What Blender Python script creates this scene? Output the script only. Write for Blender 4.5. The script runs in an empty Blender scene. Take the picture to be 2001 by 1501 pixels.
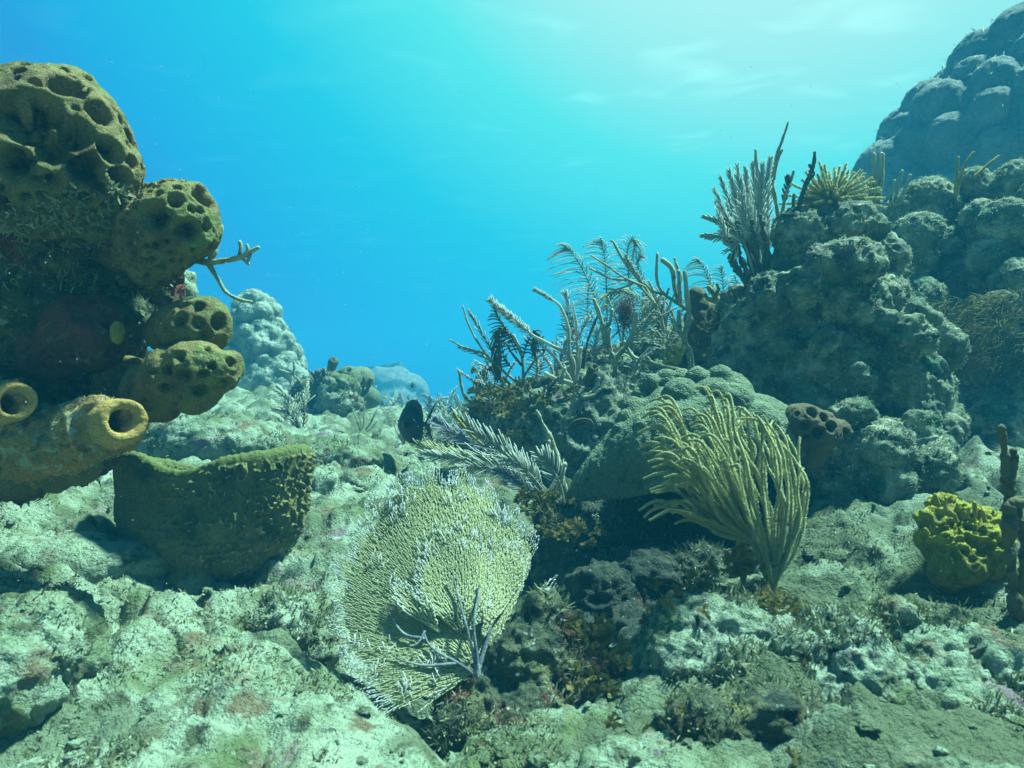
import bpy, math, random
import numpy as np
from mathutils import Vector

random.seed(7)
RNG = np.random.default_rng(11)
S = bpy.context.scene
COL = S.collection
PI = math.pi

# ------------------------------------------------------------------ camera, water light, sun, exposure
F = 1303.0                       # focal length in pixels of the 2001 px wide photograph
PITCH = math.radians(1.5)
CAM = np.array([0.0, 0.0, 0.6])
cd = bpy.data.cameras.new('camera')
cam = bpy.data.objects.new('camera', cd)
COL.objects.link(cam)
cam.location = CAM
cam.rotation_euler = (PI / 2 + PITCH, 0, 0)
cd.sensor_width = 36.0
cd.lens = 36.0 * F / 2001.0
cd.clip_start = 0.02
cd.clip_end = 400.0
cd.dof.use_dof = True
cd.dof.focus_distance = 2.1
cd.dof.aperture_fstop = 7.0
S.camera = cam

SUN_DIR = Vector((0.52, 0.16, 1.08)).normalized()      # towards the sun
sd = bpy.data.lights.new('sun', 'SUN')
sd.energy = 5.0
sd.angle = math.radians(4)
sd.color = (0.60, 1.0, 0.82)
so = bpy.data.objects.new('sun', sd)
COL.objects.link(so)
so.rotation_euler = SUN_DIR.to_track_quat('Z', 'Y').to_euler()

W = bpy.data.worlds.new('World')
S.world = W
W.use_nodes = True
wn, wl = W.node_tree.nodes, W.node_tree.links
wn.clear()


def lin(r, g, b):
    f = lambda c: (c / 255 / 12.92) if c / 255 <= 0.04045 else ((c / 255 + 0.055) / 1.055) ** 2.4
    return (f(r), f(g), f(b), 1.0)


out = wn.new('ShaderNodeOutputWorld')
bg = wn.new('ShaderNodeBackground')
tc = wn.new('ShaderNodeTexCoord')
dp = wn.new('ShaderNodeVectorMath')
dp.operation = 'DOT_PRODUCT'
g = Vector((0.30, 0.60, 0.74)).normalized()
dp.inputs[1].default_value = g
mr = wn.new('ShaderNodeMapRange')
mr.inputs[1].default_value = -1.0
mr.inputs[2].default_value = 1.0
ramp = wn.new('ShaderNodeValToRGB')
wl.new(tc.outputs['Generated'], dp.inputs[0])
wl.new(dp.outputs['Value'], mr.inputs[0])
wl.new(mr.outputs[0], ramp.inputs[0])
wl.new(ramp.outputs[0], bg.inputs[0])
wl.new(bg.outputs[0], out.inputs[0])
stops = [(-1.0, (88, 90, 72)), (-0.3, (62, 78, 72)), (0.2, (26, 90, 118)), (0.50, (32, 140, 206)), (0.575, (44, 154, 222)), (0.615, (34, 172, 228)),  # lowest stops: warm fill added from the unseen side behind the camera
         (0.75, (40, 208, 233)), (0.86, (98, 242, 238)), (0.926, (172, 250, 243)), (0.97, (200, 255, 250)), (1.0, (215, 255, 252))]
e = ramp.color_ramp.elements
while len(e) > 1:
    e.remove(e[-1])
for k, (p, c) in enumerate(stops):
    q = (p + 1) / 2
    el = e[0] if k == 0 else e.new(q)
    el.position = q
    el.color = lin(*c)
bg.inputs[1].default_value = 0.325

S.view_settings.view_transform = 'Standard'
S.view_settings.look = 'None'
S.view_settings.exposure = 1.6
S.view_settings.gamma = 1.0
S.render.engine = 'CYCLES'
S.cycles.use_denoising = True
S.cycles.max_bounces = 6
S.cycles.diffuse_bounces = 2
S.cycles.glossy_bounces = 1
S.cycles.transmission_bounces = 2
S.cycles.transparent_max_bounces = 12
S.cycles.volume_bounces = 0
S.cycles.sample_clamp_indirect = 4.0

# ------------------------------------------------------------------ helpers
cp, sp_ = math.cos(PITCH), math.sin(PITCH)


def P(px, py, d):
    u, v = (px - 1000.5) / F, (750.5 - py) / F
    return CAM + d * np.array([u, cp - v * sp_, sp_ + v * cp])


def hsh(ix, iy, iz, seed):
    h = (ix * 374761393 + iy * 668265263 + iz * 1440662683 + seed * 974711) & 0xFFFFFFFF
    h = ((h ^ (h >> 13)) * 1274126177) & 0xFFFFFFFF
    h = ((h ^ (h >> 16)) * 2246822519) & 0xFFFFFFFF
    return ((h ^ (h >> 15)) & 0xFFFFFF).astype(np.float64) / 0xFFFFFF


def vnoise(p, seed=0):
    i = np.floor(p).astype(np.int64)
    f = p - i
    u = f * f * f * (f * (f * 6 - 15) + 10)
    r = 0
    for a in (0, 1):
        wx = u[:, 0] if a else 1 - u[:, 0]
        for b in (0, 1):
            wy = u[:, 1] if b else 1 - u[:, 1]
            for c in (0, 1):
                wz = u[:, 2] if c else 1 - u[:, 2]
                r = r + wx * wy * wz * hsh(i[:, 0] + a, i[:, 1] + b, i[:, 2] + c, seed)
    return r * 2 - 1


ROT = np.array([[0.36, 0.48, -0.8], [-0.8, 0.60, 0.0], [0.48, 0.64, 0.6]])


def fbm(p, scale, octv=4, seed=0, gain=0.5, mode=None):
    q = p * scale
    a, t, s = 1.0, 0.0, 0.0
    for k in range(octv):
        n = vnoise(q, seed + k * 17)
        if mode == 'billow':
            n = np.abs(n) * 2 - 0.6
        elif mode == 'ridge':
            n = 1 - 2 * np.abs(n)
        t = t + a * n
        s += a
        a *= gain
        q = q @ ROT.T * 2.03
    return t / s


def worley(p, scale, seed=0):
    q = p * scale
    i = np.floor(q).astype(np.int64)
    best = np.full(len(q), 9.0)
    for a in (-1, 0, 1):
        for b in (-1, 0, 1):
            for c in (-1, 0, 1):
                x, y, z = i[:, 0] + a, i[:, 1] + b, i[:, 2] + c
                dx = x + hsh(x, y, z, seed) - q[:, 0]
                dy = y + hsh(x, y, z, seed + 5) - q[:, 1]
                dz = z + hsh(x, y, z, seed + 9) - q[:, 2]
                best = np.minimum(best, dx * dx + dy * dy + dz * dz)
    return np.sqrt(best)


def sstep(a, b, x):
    t = np.clip((x - a) / (b - a), 0, 1)
    return t * t * (3 - 2 * t)


def normals(V, Q):
    n = np.zeros_like(V)
    fn = np.cross(V[Q[:, 2]] - V[Q[:, 0]], V[Q[:, -1]] - V[Q[:, 1]]) if Q.shape[1] == 4 else np.cross(V[Q[:, 1]] - V[Q[:, 0]], V[Q[:, 2]] - V[Q[:, 0]])
    for k in range(Q.shape[1]):
        for c in range(3):
            n[:, c] += np.bincount(Q[:, k], fn[:, c], len(V))
    return n / (np.linalg.norm(n, axis=1, keepdims=True) + 1e-12)


class MB:
    """collects vertices, quads and tris, one value 'tip' per vertex"""
    def __init__(self):
        self.v, self.q, self.t, self.a, self.n = [], [], [], [], 0

    def add(self, V, quads=None, tris=None, tip=None):
        V = np.asarray(V, float)
        if quads is not None and len(quads):
            self.q.append(np.asarray(quads) + self.n)
        if tris is not None and len(tris):
            self.t.append(np.asarray(tris) + self.n)
        self.v.append(V)
        self.a.append(np.zeros(len(V)) if tip is None else np.broadcast_to(np.asarray(tip, float), (len(V),)))
        self.n += len(V)

    def tube(self, pts, rad, sides=6, tip=None, cap=True):
        pts = np.asarray(pts, float)
        n = len(pts)
        rad = np.broadcast_to(np.asarray(rad, float), (n,))
        t = np.gradient(pts, axis=0)
        t /= np.linalg.norm(t, axis=1, keepdims=True) + 1e-12
        a = np.array([0, 0, 1.0]) if abs(t[0, 2]) < 0.9 else np.array([1.0, 0, 0])
        u = np.cross(t[0], a)
        u /= np.linalg.norm(u)
        U = np.empty_like(pts)
        for k in range(n):
            u = u - t[k] * (u @ t[k])
            u /= np.linalg.norm(u) + 1e-12
            U[k] = u
        B = np.cross(t, U)
        ang = np.arange(sides) * 2 * PI / sides
        ring = pts[:, None] + rad[:, None, None] * (np.cos(ang)[None, :, None] * U[:, None] + np.sin(ang)[None, :, None] * B[:, None])
        V = ring.reshape(-1, 3)
        k = np.arange(n - 1)[:, None] * sides
        j = np.arange(sides)[None]
        j2 = (j + 1) % sides
        q = np.stack([k + j, k + j2, k + sides + j2, k + sides + j], -1).reshape(-1, 4)
        tv = np.zeros(n) if tip is None else np.broadcast_to(np.asarray(tip, float), (n,))
        tv = np.repeat(tv, sides)
        tr = None
        if cap:
            V = np.vstack([V, pts[:1] - t[:1] * rad[0] * 0.5, pts[-1:] + t[-1:] * rad[-1] * 0.8])
            tv = np.append(tv, [tv[0], tv[-1]])
            m = n * sides
            jj = np.arange(sides)
            jn = (jj + 1) % sides
            tr = np.vstack([np.stack([np.full(sides, m), jn, jj], 1), np.stack([np.full(sides, m + 1), m - sides + jj, m - sides + jn], 1)])
        self.add(V, q, tr, tv)

    def spikes(self, base, dirs, length, width, tipv=(0, 1), bend=None):
        """thin three-sided tapering spikes, all at once"""
        n = len(base)
        length = np.broadcast_to(np.asarray(length, float), (n,))[:, None]
        width = np.broadcast_to(np.asarray(width, float), (n,))[:, None]
        a = RNG.normal(size=(n, 3))
        u = np.cross(dirs, a)
        u /= np.linalg.norm(u, axis=1, keepdims=True) + 1e-9
        w = np.cross(dirs, u)
        bend = np.zeros((n, 3)) if bend is None else bend
        r = []
        for s, f in ((0, 1.0), (0.55, 0.85)):
            c = base + dirs * length * s + bend * length * s * s
            for k in range(3):
                an = k * 2 * PI / 3
                r.append(c + width * f * (math.cos(an) * u + math.sin(an) * w))
        r.append(base + dirs * length + bend * length)
        V = np.stack(r, 1).reshape(-1, 3)
        o = (np.arange(n) * 7)[:, None]
        q = np.vstack([np.hstack([o + k, o + (k + 1) % 3, o + 3 + (k + 1) % 3, o + 3 + k]) for k in range(3)])
        t = np.vstack([np.hstack([o + 3 + k, o + 3 + (k + 1) % 3, o + 6]) for k in range(3)])
        m = (tipv[0] + tipv[1]) / 2
        self.add(V, q, t, np.tile([tipv[0]] * 3 + [m] * 3 + [tipv[1]], n))

    def blades(self, base, dirs, length, width, tipv=0, bend=None, side=None):
        """thin leaf shapes of three faces, all at once"""
        n = len(base)
        length = np.broadcast_to(np.asarray(length, float), (n,))[:, None]
        width = np.broadcast_to(np.asarray(width, float), (n,))[:, None]
        if side is None:
            side = np.cross(dirs, RNG.normal(size=(n, 3)))
        side = side / (np.linalg.norm(side, axis=1, keepdims=True) + 1e-9)
        bend = RNG.normal(size=(n, 3)) * 0.3 if bend is None else bend
        c1 = base + dirs * length * 0.5 + bend * length * 0.25
        c2 = base + dirs * length + bend * length
        V = np.stack([base - side * width * .3, base + side * width * .3, c1 - side * width * .5, c1 + side * width * .5, c2 - side * width * .2, c2 + side * width * .2], 1).reshape(-1, 3)
        o = (np.arange(n) * 6)[:, None]
        q = np.vstack([np.hstack([o, o + 1, o + 3, o + 2]), np.hstack([o + 2, o + 3, o + 5, o + 4])])
        self.add(V, q, None, np.repeat(np.broadcast_to(np.asarray(tipv, float), (n,)), 6))


def mk(name, mb, mat, parent=None, org=None, smooth=True):
    me = bpy.data.meshes.new(name)
    V = np.vstack(mb.v)
    if parent:
        o0, q_ = np.zeros(3), parent
        while q_:
            o0 = o0 + np.array(q_.location)
            q_ = q_.parent
    else:
        o0 = np.array(org if org is not None else (0, 0, 0), float)
    Vl = V - o0
    me.vertices.add(len(V))
    me.vertices.foreach_set('co', Vl.astype(np.float32).ravel())
    q = np.vstack(mb.q) if mb.q else np.zeros((0, 4), int)
    t = np.vstack(mb.t) if mb.t else np.zeros((0, 3), int)
    li = np.concatenate([q.ravel(), t.ravel()]).astype(np.int32)
    me.loops.add(len(li))
    me.loops.foreach_set('vertex_index', li)
    me.polygons.add(len(q) + len(t))
    ls = np.concatenate([np.arange(len(q)) * 4, len(q) * 4 + np.arange(len(t)) * 3]).astype(np.int32)
    me.polygons.foreach_set('loop_start', ls)
    me.update(calc_edges=True)
    me.polygons.foreach_set('use_smooth', np.full(len(ls), smooth))
    at = me.attributes.new('tip', 'FLOAT', 'POINT')
    at.data.foreach_set('value', np.concatenate(mb.a).astype(np.float32))
    me.materials.append(mat)
    ob = bpy.data.objects.new(name, me)
    COL.objects.link(ob)
    if parent:
        ob.parent = parent
    else:
        ob.location = o0
    return ob


def tag(o, label, cat, group=None):
    o['label'], o['category'] = label, cat
    if group:
        o['group'] = group
    return o


def thing(name, label, cat, loc, group=None):
    o = bpy.data.objects.new(name, None)
    COL.objects.link(o)
    o.location = loc
    o.empty_display_size = 0.05
    return tag(o, label, cat, group)


_ico = {}


def ico(sub=3):
    if sub not in _ico:
        t = (1 + 5 ** .5) / 2
        v = [(-1, t, 0), (1, t, 0), (-1, -t, 0), (1, -t, 0), (0, -1, t), (0, 1, t), (0, -1, -t), (0, 1, -t), (t, 0, -1), (t, 0, 1), (-t, 0, -1), (-t, 0, 1)]
        f = [(0, 11, 5), (0, 5, 1), (0, 1, 7), (0, 7, 10), (0, 10, 11), (1, 5, 9), (5, 11, 4), (11, 10, 2), (10, 7, 6), (7, 1, 8), (3, 9, 4), (3, 4, 2), (3, 2, 6), (3, 6, 8), (3, 8, 9), (4, 9, 5), (2, 4, 11), (6, 2, 10), (8, 6, 7), (9, 8, 1)]
        v = [np.array(x) / np.linalg.norm(x) for x in v]
        for _ in range(sub):
            nf, c = [], {}

            def mid(a, b):
                k = (min(a, b), max(a, b))
                if k not in c:
                    m = v[a] + v[b]
                    v.append(m / np.linalg.norm(m))
                    c[k] = len(v) - 1
                return c[k]
            for a, b, d in f:
                x, y, z = mid(a, b), mid(b, d), mid(d, a)
                nf += [(a, x, z), (b, y, x), (d, z, y), (x, y, z)]
            f = nf
        _ico[sub] = (np.array(v), np.array(f))
    return _ico[sub]


def lobes(lst, n=5):
    """upright fingers: (px, top py, radius px, bottom py, depth)"""
    r_ = []
    for x, yt, r, yb, d in lst:
        for k in range(n):
            f = k / (n - 1)
            r_.append((x + 6 * math.sin(x + 3 * f), yt + r + (yb - yt - r) * f, d + 0.10 * f, r * (1 - 0.18 * f) if f else r))
    return r_


def blob_union(blobs, voxel, smooth=4, extra=()):
    """one closed skin round a list of balls: (px, py, depth, radius_px[, sx, sy, sz])"""
    mb = MB()
    v, f = ico(3)
    for b in blobs:
        c = P(b[0], b[1], b[2])
        r = b[3] / F * b[2]
        s = np.array(b[4:7]) if len(b) > 4 else np.ones(3)
        mb.add(v * r * s + c, None, f)
    for c, r in extra:
        mb.add(v * r + c, None, f)
    me = bpy.data.meshes.new('raw')
    V, T = np.vstack(mb.v), np.vstack(mb.t)
    me.from_pydata(V.tolist(), [], T.tolist())
    ob = bpy.data.objects.new('raw', me)
    COL.objects.link(ob)
    m = ob.modifiers.new('r', 'REMESH')
    m.mode = 'VOXEL'
    m.voxel_size = voxel
    if smooth:
        m = ob.modifiers.new('s', 'SMOOTH')
        m.iterations = smooth
        m.factor = 0.5
    dg = bpy.context.evaluated_depsgraph_get()
    ev = ob.evaluated_get(dg)
    em = ev.to_mesh()
    n = len(em.vertices)
    V = np.empty(n * 3)
    em.vertices.foreach_get('co', V)
    V = V.reshape(-1, 3)
    L = np.empty(len(em.loops), int)
    em.loops.foreach_get('vertex_index', L)
    Q = L.reshape(-1, 4)
    ev.to_mesh_clear()
    bpy.data.objects.remove(ob)
    bpy.data.meshes.remove(me)
    return V.copy(), Q.copy()


def spread(V, n, mind, mask=None, seed=0):
    """indices of vertices at least mind apart"""
    r = np.random.default_rng(seed)
    idx = np.arange(len(V)) if mask is None else np.nonzero(mask)[0]
    idx = r.permutation(idx)
    got = []
    pts = np.zeros((0, 3))
    for i in idx[:6000]:
        if len(pts) == 0 or np.min(np.linalg.norm(pts - V[i], axis=1)) > mind:
            got.append(i)
            pts = np.vstack([pts, V[i]])
            if len(got) >= n:
                break
    return got


def bumps(blobs, voxel, n, mind, r0, r1, seed, embed=0.55):
    """round knobs half sunk into the skin of a ball union"""
    V, Q = blob_union(blobs, voxel, 3)
    N = normals(V, Q)
    r = np.random.default_rng(seed)
    res = []
    for k in spread(V, n, mind, None, seed):
        rad = r.uniform(r0, r1)
        res.append((V[k] - N[k] * rad * embed, rad))
    return res


def pits(V, N, centres, radii, depth, rim=0.25):
    D, D0 = np.zeros(len(V)), np.zeros(len(V))
    for c, r in zip(centres, radii):
        d = np.linalg.norm(V - c, axis=1) / r
        sel = d < 2.2
        d[sel] = d[sel] * (1 + 0.35 * fbm(V[sel], 0.9 / r, 2, int(r * 1e5) % 97))
        D0 = np.minimum(D0, -depth * r * (1 - sstep(0.42, 0.98, d)))
        D = np.maximum(D, rim * r * 0.5 * np.exp(-((d - 1.15) / 0.25) ** 2))
    return V + N * (D0 + D)[:, None]


def catmull(pts, n):
    p = np.asarray(pts, float)
    if len(p) == 2:
        t = np.linspace(0, 1, n)[:, None]
        return p[0] * (1 - t) + p[1] * t
    p = np.vstack([2 * p[0] - p[1], p, 2 * p[-1] - p[-2]])
    m = len(p) - 3
    res = []
    for s in np.linspace(0, m - 1e-6, n):
        k = int(s)
        t = s - k
        a, b, c, d = p[k:k + 4]
        res.append(0.5 * (2 * b + (c - a) * t + (2 * a - 5 * b + 4 * c - d) * t * t + (3 * b - a - 3 * c + d) * t ** 3))
    return np.array(res)


def pxpath(pts, d, n=24, wob=0.0):
    """smooth path through picture points; d is one depth or (start, end)"""
    d0, d1 = d if isinstance(d, tuple) else (d, d)
    m = len(pts)
    w = [P(p[0], p[1], p[2] if len(p) > 2 else d0 + (d1 - d0) * k / max(1, m - 1)) for k, p in enumerate(pts)]
    r = catmull(w, n)
    if wob:
        off = np.stack([fbm(r + 3.1 * k, 18, 2, 40 + k) for k in range(3)], 1)
        r = r + off * wob * np.linspace(0, 1, n)[:, None]
    return r


def rod(mb, path, r0, r1, sides=7, knob=0.15, seed=0):
    n = len(path)
    r = np.linspace(r0, r1, n)
    r = r * (1 + knob * fbm(path + seed, 120, 2, seed) + knob * 0.8 * fbm(path + seed, 45, 1, seed + 3))
    mb.tube(path, r, sides, np.linspace(0, 0.6, n))


def frame_at(path, s):
    """position and tangent at arc fraction s"""
    x = s * (len(path) - 1)
    k = min(int(x), len(path) - 2)
    f = x - k
    t = path[k + 1] - path[k]
    return path[k] * (1 - f) + path[k + 1] * f, t / (np.linalg.norm(t) + 1e-12)


def plen(path):
    return np.linalg.norm(np.diff(path, axis=0), axis=1).sum()


def pinnate(mb, path, L, gap, ang=55, r0=0.003, rt=0.0011, droop=(0, 0, 0), start=0.1, nrm=(0, -1, 0.15), taper=0.6, fuzz=0.0):
    n = len(path)
    mb.tube(path, np.linspace(r0, r0 * 0.5, n), 6, np.linspace(0, 0.5, n))
    total = plen(path)
    droop = np.asarray(droop, float)
    k = max(3, int(total * (1 - start) / gap))
    for i in range(k):
        s = start + (1 - start) * i / (k - 1) * 0.995
        p, t = frame_at(path, s)
        for sg in (-1, 1):
            side = np.cross(t, np.asarray(nrm) + RNG.normal(size=3) * 0.22)
            side /= np.linalg.norm(side) + 1e-9
            a = math.radians(ang * (1 - 0.45 * s) + RNG.normal() * 5)
            dv = math.cos(a) * t + sg * math.sin(a) * side
            l = L * (0.55 + 0.6 * math.sin(PI * min(1, 0.15 + 0.85 * s * (1 if s < .6 else 1)))) * (1 - taper * max(0, s - 0.6)) * RNG.uniform(0.75, 1.1)
            q = np.array([p + dv * l * f + droop * l * f * f + t * l * 0.22 * f * f for f in (0, .33, .66, 1.0)])
            mb.tube(q, [rt * 1.15, rt, rt, rt * 0.75], 4, [0.1, 0.4, 0.7, 1.0])


def brush(mb, path, L, per_m, r0=0.0035, w=0.0007, start=0.0, lean=0.5, tipv=(0.2, 1), taper=0.25):
    n = len(path)
    mb.tube(path, np.linspace(r0, r0 * 0.55, n), 6, np.linspace(0, 0.3, n))
    m = int(plen(path) * per_m)
    s = start + (1 - start) * RNG.uniform(0, 1, m) ** 0.9
    x = s * (n - 1)
    k = np.minimum(x.astype(int), n - 2)
    f = (x - k)[:, None]
    b = path[k] * (1 - f) + path[k + 1] * f
    t = path[k + 1] - path[k]
    t /= np.linalg.norm(t, axis=1, keepdims=True) + 1e-12
    a = RNG.normal(size=(m, 3))
    a -= t * (a * t).sum(1, keepdims=True)
    a /= np.linalg.norm(a, axis=1, keepdims=True) + 1e-12
    d = a + t * lean
    d /= np.linalg.norm(d, axis=1, keepdims=True)
    mb.spikes(b, d, L * RNG.uniform(0.7, 1.15, m) * (1 - taper * s), w, tipv)


# ------------------------------------------------------------------ materials
def nd(nt, typ, **kw):
    n = nt.nodes.new(typ)
    for k, v in kw.items():
        setattr(n, k, v)
    return n


ALB = 0.76        # scales every base colour down, to deepen shade under the raised exposure


def organic(name, base, layers=(), bumps=(), rough=0.85, tip=None, transl=0.0, spec=0.25, vary=0.0, grain=0.0):
    """base colour, then layers (colour, scale, lo, hi[, detail]) laid over it by noise; bumps (kind, scale, distance)"""
    m = bpy.data.materials.new(name)
    m.use_nodes = True
    nt = m.node_tree
    nt.nodes.clear()
    lk = nt.links.new
    o = nd(nt, 'ShaderNodeOutputMaterial')
    b = nd(nt, 'ShaderNodeBsdfPrincipled')
    b.inputs['Roughness'].default_value = rough
    b.inputs['Specular IOR Level'].default_value = spec
    t = nd(nt, 'ShaderNodeTexCoord')
    colr = nd(nt, 'ShaderNodeRGB')
    colr.outputs[0].default_value = (*(c * ALB for c in base), 1)
    cur = colr.outputs[0]
    for k, l in enumerate(layers):
        n = nd(nt, 'ShaderNodeTexNoise')
        n.inputs['Scale'].default_value = l[1]
        n.inputs['Detail'].default_value = l[4] if len(l) > 4 else 6
        n.inputs['Roughness'].default_value = 0.62
        mp = nd(nt, 'ShaderNodeMapping')
        mp.inputs['Location'].default_value = (k * 3.7, k * 1.9, -k * 2.3)
        lk(t.outputs['Object'], mp.inputs[0])
        lk(mp.outputs[0], n.inputs['Vector'])
        r = nd(nt, 'ShaderNodeMapRange')
        r.inputs[1].default_value, r.inputs[2].default_value = l[2], l[3]
        lk(n.outputs['Fac'], r.inputs[0])
        mx = nd(nt, 'ShaderNodeMix', data_type='RGBA')
        lk(r.outputs[0], mx.inputs[0])
        lk(cur, mx.inputs[6])
        mx.inputs[7].default_value = (*(c * ALB for c in l[0]), 1)
        cur = mx.outputs[2]
    if tip:
        a = nd(nt, 'ShaderNodeAttribute', attribute_name='tip')
        for key, colour, lo, hi in tip:
            r = nd(nt, 'ShaderNodeMapRange')
            r.inputs[1].default_value, r.inputs[2].default_value = lo, hi
            lk(a.outputs['Fac'], r.inputs[0])
            mx = nd(nt, 'ShaderNodeMix', data_type='RGBA')
            lk(r.outputs[0], mx.inputs[0])
            lk(cur, mx.inputs[6])
            mx.inputs[7].default_value = (*(c * ALB for c in colour), 1)
            cur = mx.outputs[2]
    if grain:
        n = nd(nt, 'ShaderNodeTexNoise')
        n.inputs['Scale'].default_value = 320
        n.inputs['Detail'].default_value = 2
        lk(t.outputs['Object'], n.inputs['Vector'])
        r = nd(nt, 'ShaderNodeMapRange')
        r.inputs[1].default_value, r.inputs[2].default_value = 0.3, 0.7
        r.inputs[3].default_value, r.inputs[4].default_value = 1 - grain, 1 + grain
        lk(n.outputs['Fac'], r.inputs[0])
        vm = nd(nt, 'ShaderNodeVectorMath', operation='SCALE')
        lk(cur, vm.inputs[0])
        lk(r.outputs[0], vm.inputs['Scale'])
        cur = vm.outputs[0]
    lk(cur, b.inputs['Base Color'])
    prev = None
    for kind, sc, dist in bumps:
        if kind == 'noise':
            n = nd(nt, 'ShaderNodeTexNoise')
            n.inputs['Scale'].default_value = sc
            n.inputs['Detail'].default_value = 5
            n.inputs['Roughness'].default_value = 0.6
            h = n.outputs['Fac']
        else:
            n = nd(nt, 'ShaderNodeTexVoronoi')
            n.inputs['Scale'].default_value = sc
            h = n.outputs['Distance']
        lk(t.outputs['Object'], n.inputs['Vector'])
        bp = nd(nt, 'ShaderNodeBump')
        bp.inputs['Strength'].default_value = 1.0
        bp.inputs['Distance'].default_value = dist
        bp.invert = kind == 'cells'
        lk(h, bp.inputs['Height'])
        if prev:
            lk(prev, bp.inputs['Normal'])
        prev = bp.outputs[0]
    if prev:
        lk(prev, b.inputs['Normal'])
    sh = b.outputs[0]
    if transl:
        tr = nd(nt, 'ShaderNodeBsdfTranslucent')
        lk(cur, tr.inputs[0])
        mx = nd(nt, 'ShaderNodeMixShader')
        mx.inputs[0].default_value = transl
        lk(sh, mx.inputs[1])
        lk(tr.outputs[0], mx.inputs[2])
        sh = mx.outputs[0]
    lk(sh, o.inputs['Surface'])
    return m


PALE, OLIVE, DARK, PINK = (0.46, 0.52, 0.42), (0.15, 0.19, 0.08), (0.035, 0.05, 0.04), (0.30, 0.20, 0.24)
M = {}
M['seabed'] = organic('seabed_rock', (0.35, 0.42, 0.31),
                      [((0.45, 0.50, 0.39), 3.2, 0.48, 0.70), (OLIVE, 5.0, 0.47, 0.62), ((0.10, 0.11, 0.06), 22, 0.53, 0.64), ((0.22, 0.16, 0.10), 9, 0.56, 0.66), (PALE, 60, 0.60, 0.76), (PINK, 7, 0.63, 0.70), (DARK, 90, 0.64, 0.74)],
                      [('noise', 40, 0.014), ('noise', 160, 0.005)], grain=0.14, tip=[('algae', (0.13, 0.15, 0.085), 0.2, 1.02)])  # the algae tone also darkens the right slope for its shadows
M['rock'] = organic('reef_rock', (0.33, 0.38, 0.29),
                    [(OLIVE, 8, 0.45, 0.62), (PALE, 18, 0.54, 0.68), (DARK, 30, 0.50, 0.64), (PINK, 9, 0.62, 0.70), (PALE, 95, 0.60, 0.70)],
                    [('noise', 45, 0.018), ('noise', 170, 0.006)], grain=0.35)
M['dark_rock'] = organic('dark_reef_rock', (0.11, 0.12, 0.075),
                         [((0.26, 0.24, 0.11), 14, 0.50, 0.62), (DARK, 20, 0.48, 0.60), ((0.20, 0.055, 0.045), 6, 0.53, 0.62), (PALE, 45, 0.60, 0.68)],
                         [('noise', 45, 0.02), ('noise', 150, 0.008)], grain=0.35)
M['shade_tinted_rock'] = organic('shade_tinted_rock', (0.055, 0.065, 0.05), [((0.13, 0.13, 0.08), 16, 0.52, 0.66), (DARK, 22, 0.46, 0.58), ((0.14, 0.05, 0.04), 8, 0.56, 0.66), (PALE, 70, 0.64, 0.72)], [('noise', 45, 0.02), ('noise', 150, 0.008)], grain=0.35)  # very dark tone stands in for the overhang's shade in the cave
M['coral'] = organic('star_coral', (0.15, 0.19, 0.12),
                     [((0.22, 0.25, 0.16), 9, 0.45, 0.62), ((0.08, 0.10, 0.065), 30, 0.52, 0.68)],
                     [('cells', 190, 0.0035), ('noise', 60, 0.006)], grain=0.3)
M['lobe_coral'] = organic('lobed_coral', (0.19, 0.215, 0.14),
                          [((0.52, 0.52, 0.36), 9, 0.48, 0.62), ((0.05, 0.07, 0.05), 16, 0.48, 0.62), ((0.05, 0.16, 0.09), 7, 0.58, 0.68), ((0.20, 0.14, 0.18), 8, 0.60, 0.68), (PALE, 60, 0.58, 0.68), (DARK, 110, 0.60, 0.70)],
                          [('noise', 60, 0.010), ('noise', 190, 0.005)], grain=0.35)
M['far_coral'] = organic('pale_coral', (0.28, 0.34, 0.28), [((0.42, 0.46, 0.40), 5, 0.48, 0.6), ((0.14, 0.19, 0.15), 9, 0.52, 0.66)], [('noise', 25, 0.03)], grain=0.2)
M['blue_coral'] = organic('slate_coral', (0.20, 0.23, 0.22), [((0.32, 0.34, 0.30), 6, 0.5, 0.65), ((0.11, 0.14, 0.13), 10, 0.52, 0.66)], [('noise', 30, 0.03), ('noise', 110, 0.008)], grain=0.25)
M['sponge'] = organic('yellow_brown_sponge', (0.28, 0.205, 0.085),
                      [((0.19, 0.165, 0.06), 9, 0.45, 0.62), ((0.12, 0.08, 0.04), 12, 0.50, 0.64), ((0.22, 0.26, 0.09), 7, 0.56, 0.68), ((0.10, 0.08, 0.04), 45, 0.60, 0.70), ((0.46, 0.44, 0.30), 80, 0.64, 0.72)],
                      [('noise', 220, 0.004), ('cells', 330, 0.0012)], rough=0.95, grain=0.3)
M['tube_sponge'] = organic('orange_tube_sponge', (0.58, 0.33, 0.12),
                           [((0.34, 0.27, 0.13), 14, 0.46, 0.62), ((0.62, 0.58, 0.42), 45, 0.52, 0.64), ((0.12, 0.09, 0.05), 22, 0.56, 0.68)],
                           [('noise', 120, 0.008), ('noise', 330, 0.003)], rough=0.95, tip=[('rim', (0.70, 0.42, 0.14), 0.45, 0.85)], grain=0.3)
M['vase'] = organic('green_vase_sponge', (0.20, 0.185, 0.065),
                    [((0.25, 0.22, 0.085), 8, 0.45, 0.62), ((0.06, 0.085, 0.035), 12, 0.52, 0.68), ((0.30, 0.28, 0.20), 60, 0.60, 0.70)],
                    [('noise', 150, 0.005)], rough=0.95, tip=[('ridge', (0.40, 0.36, 0.16), 0.72, 0.95), ('rim', (0.15, 0.17, 0.055), 0.95, 1.0)], grain=0.3)
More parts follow.
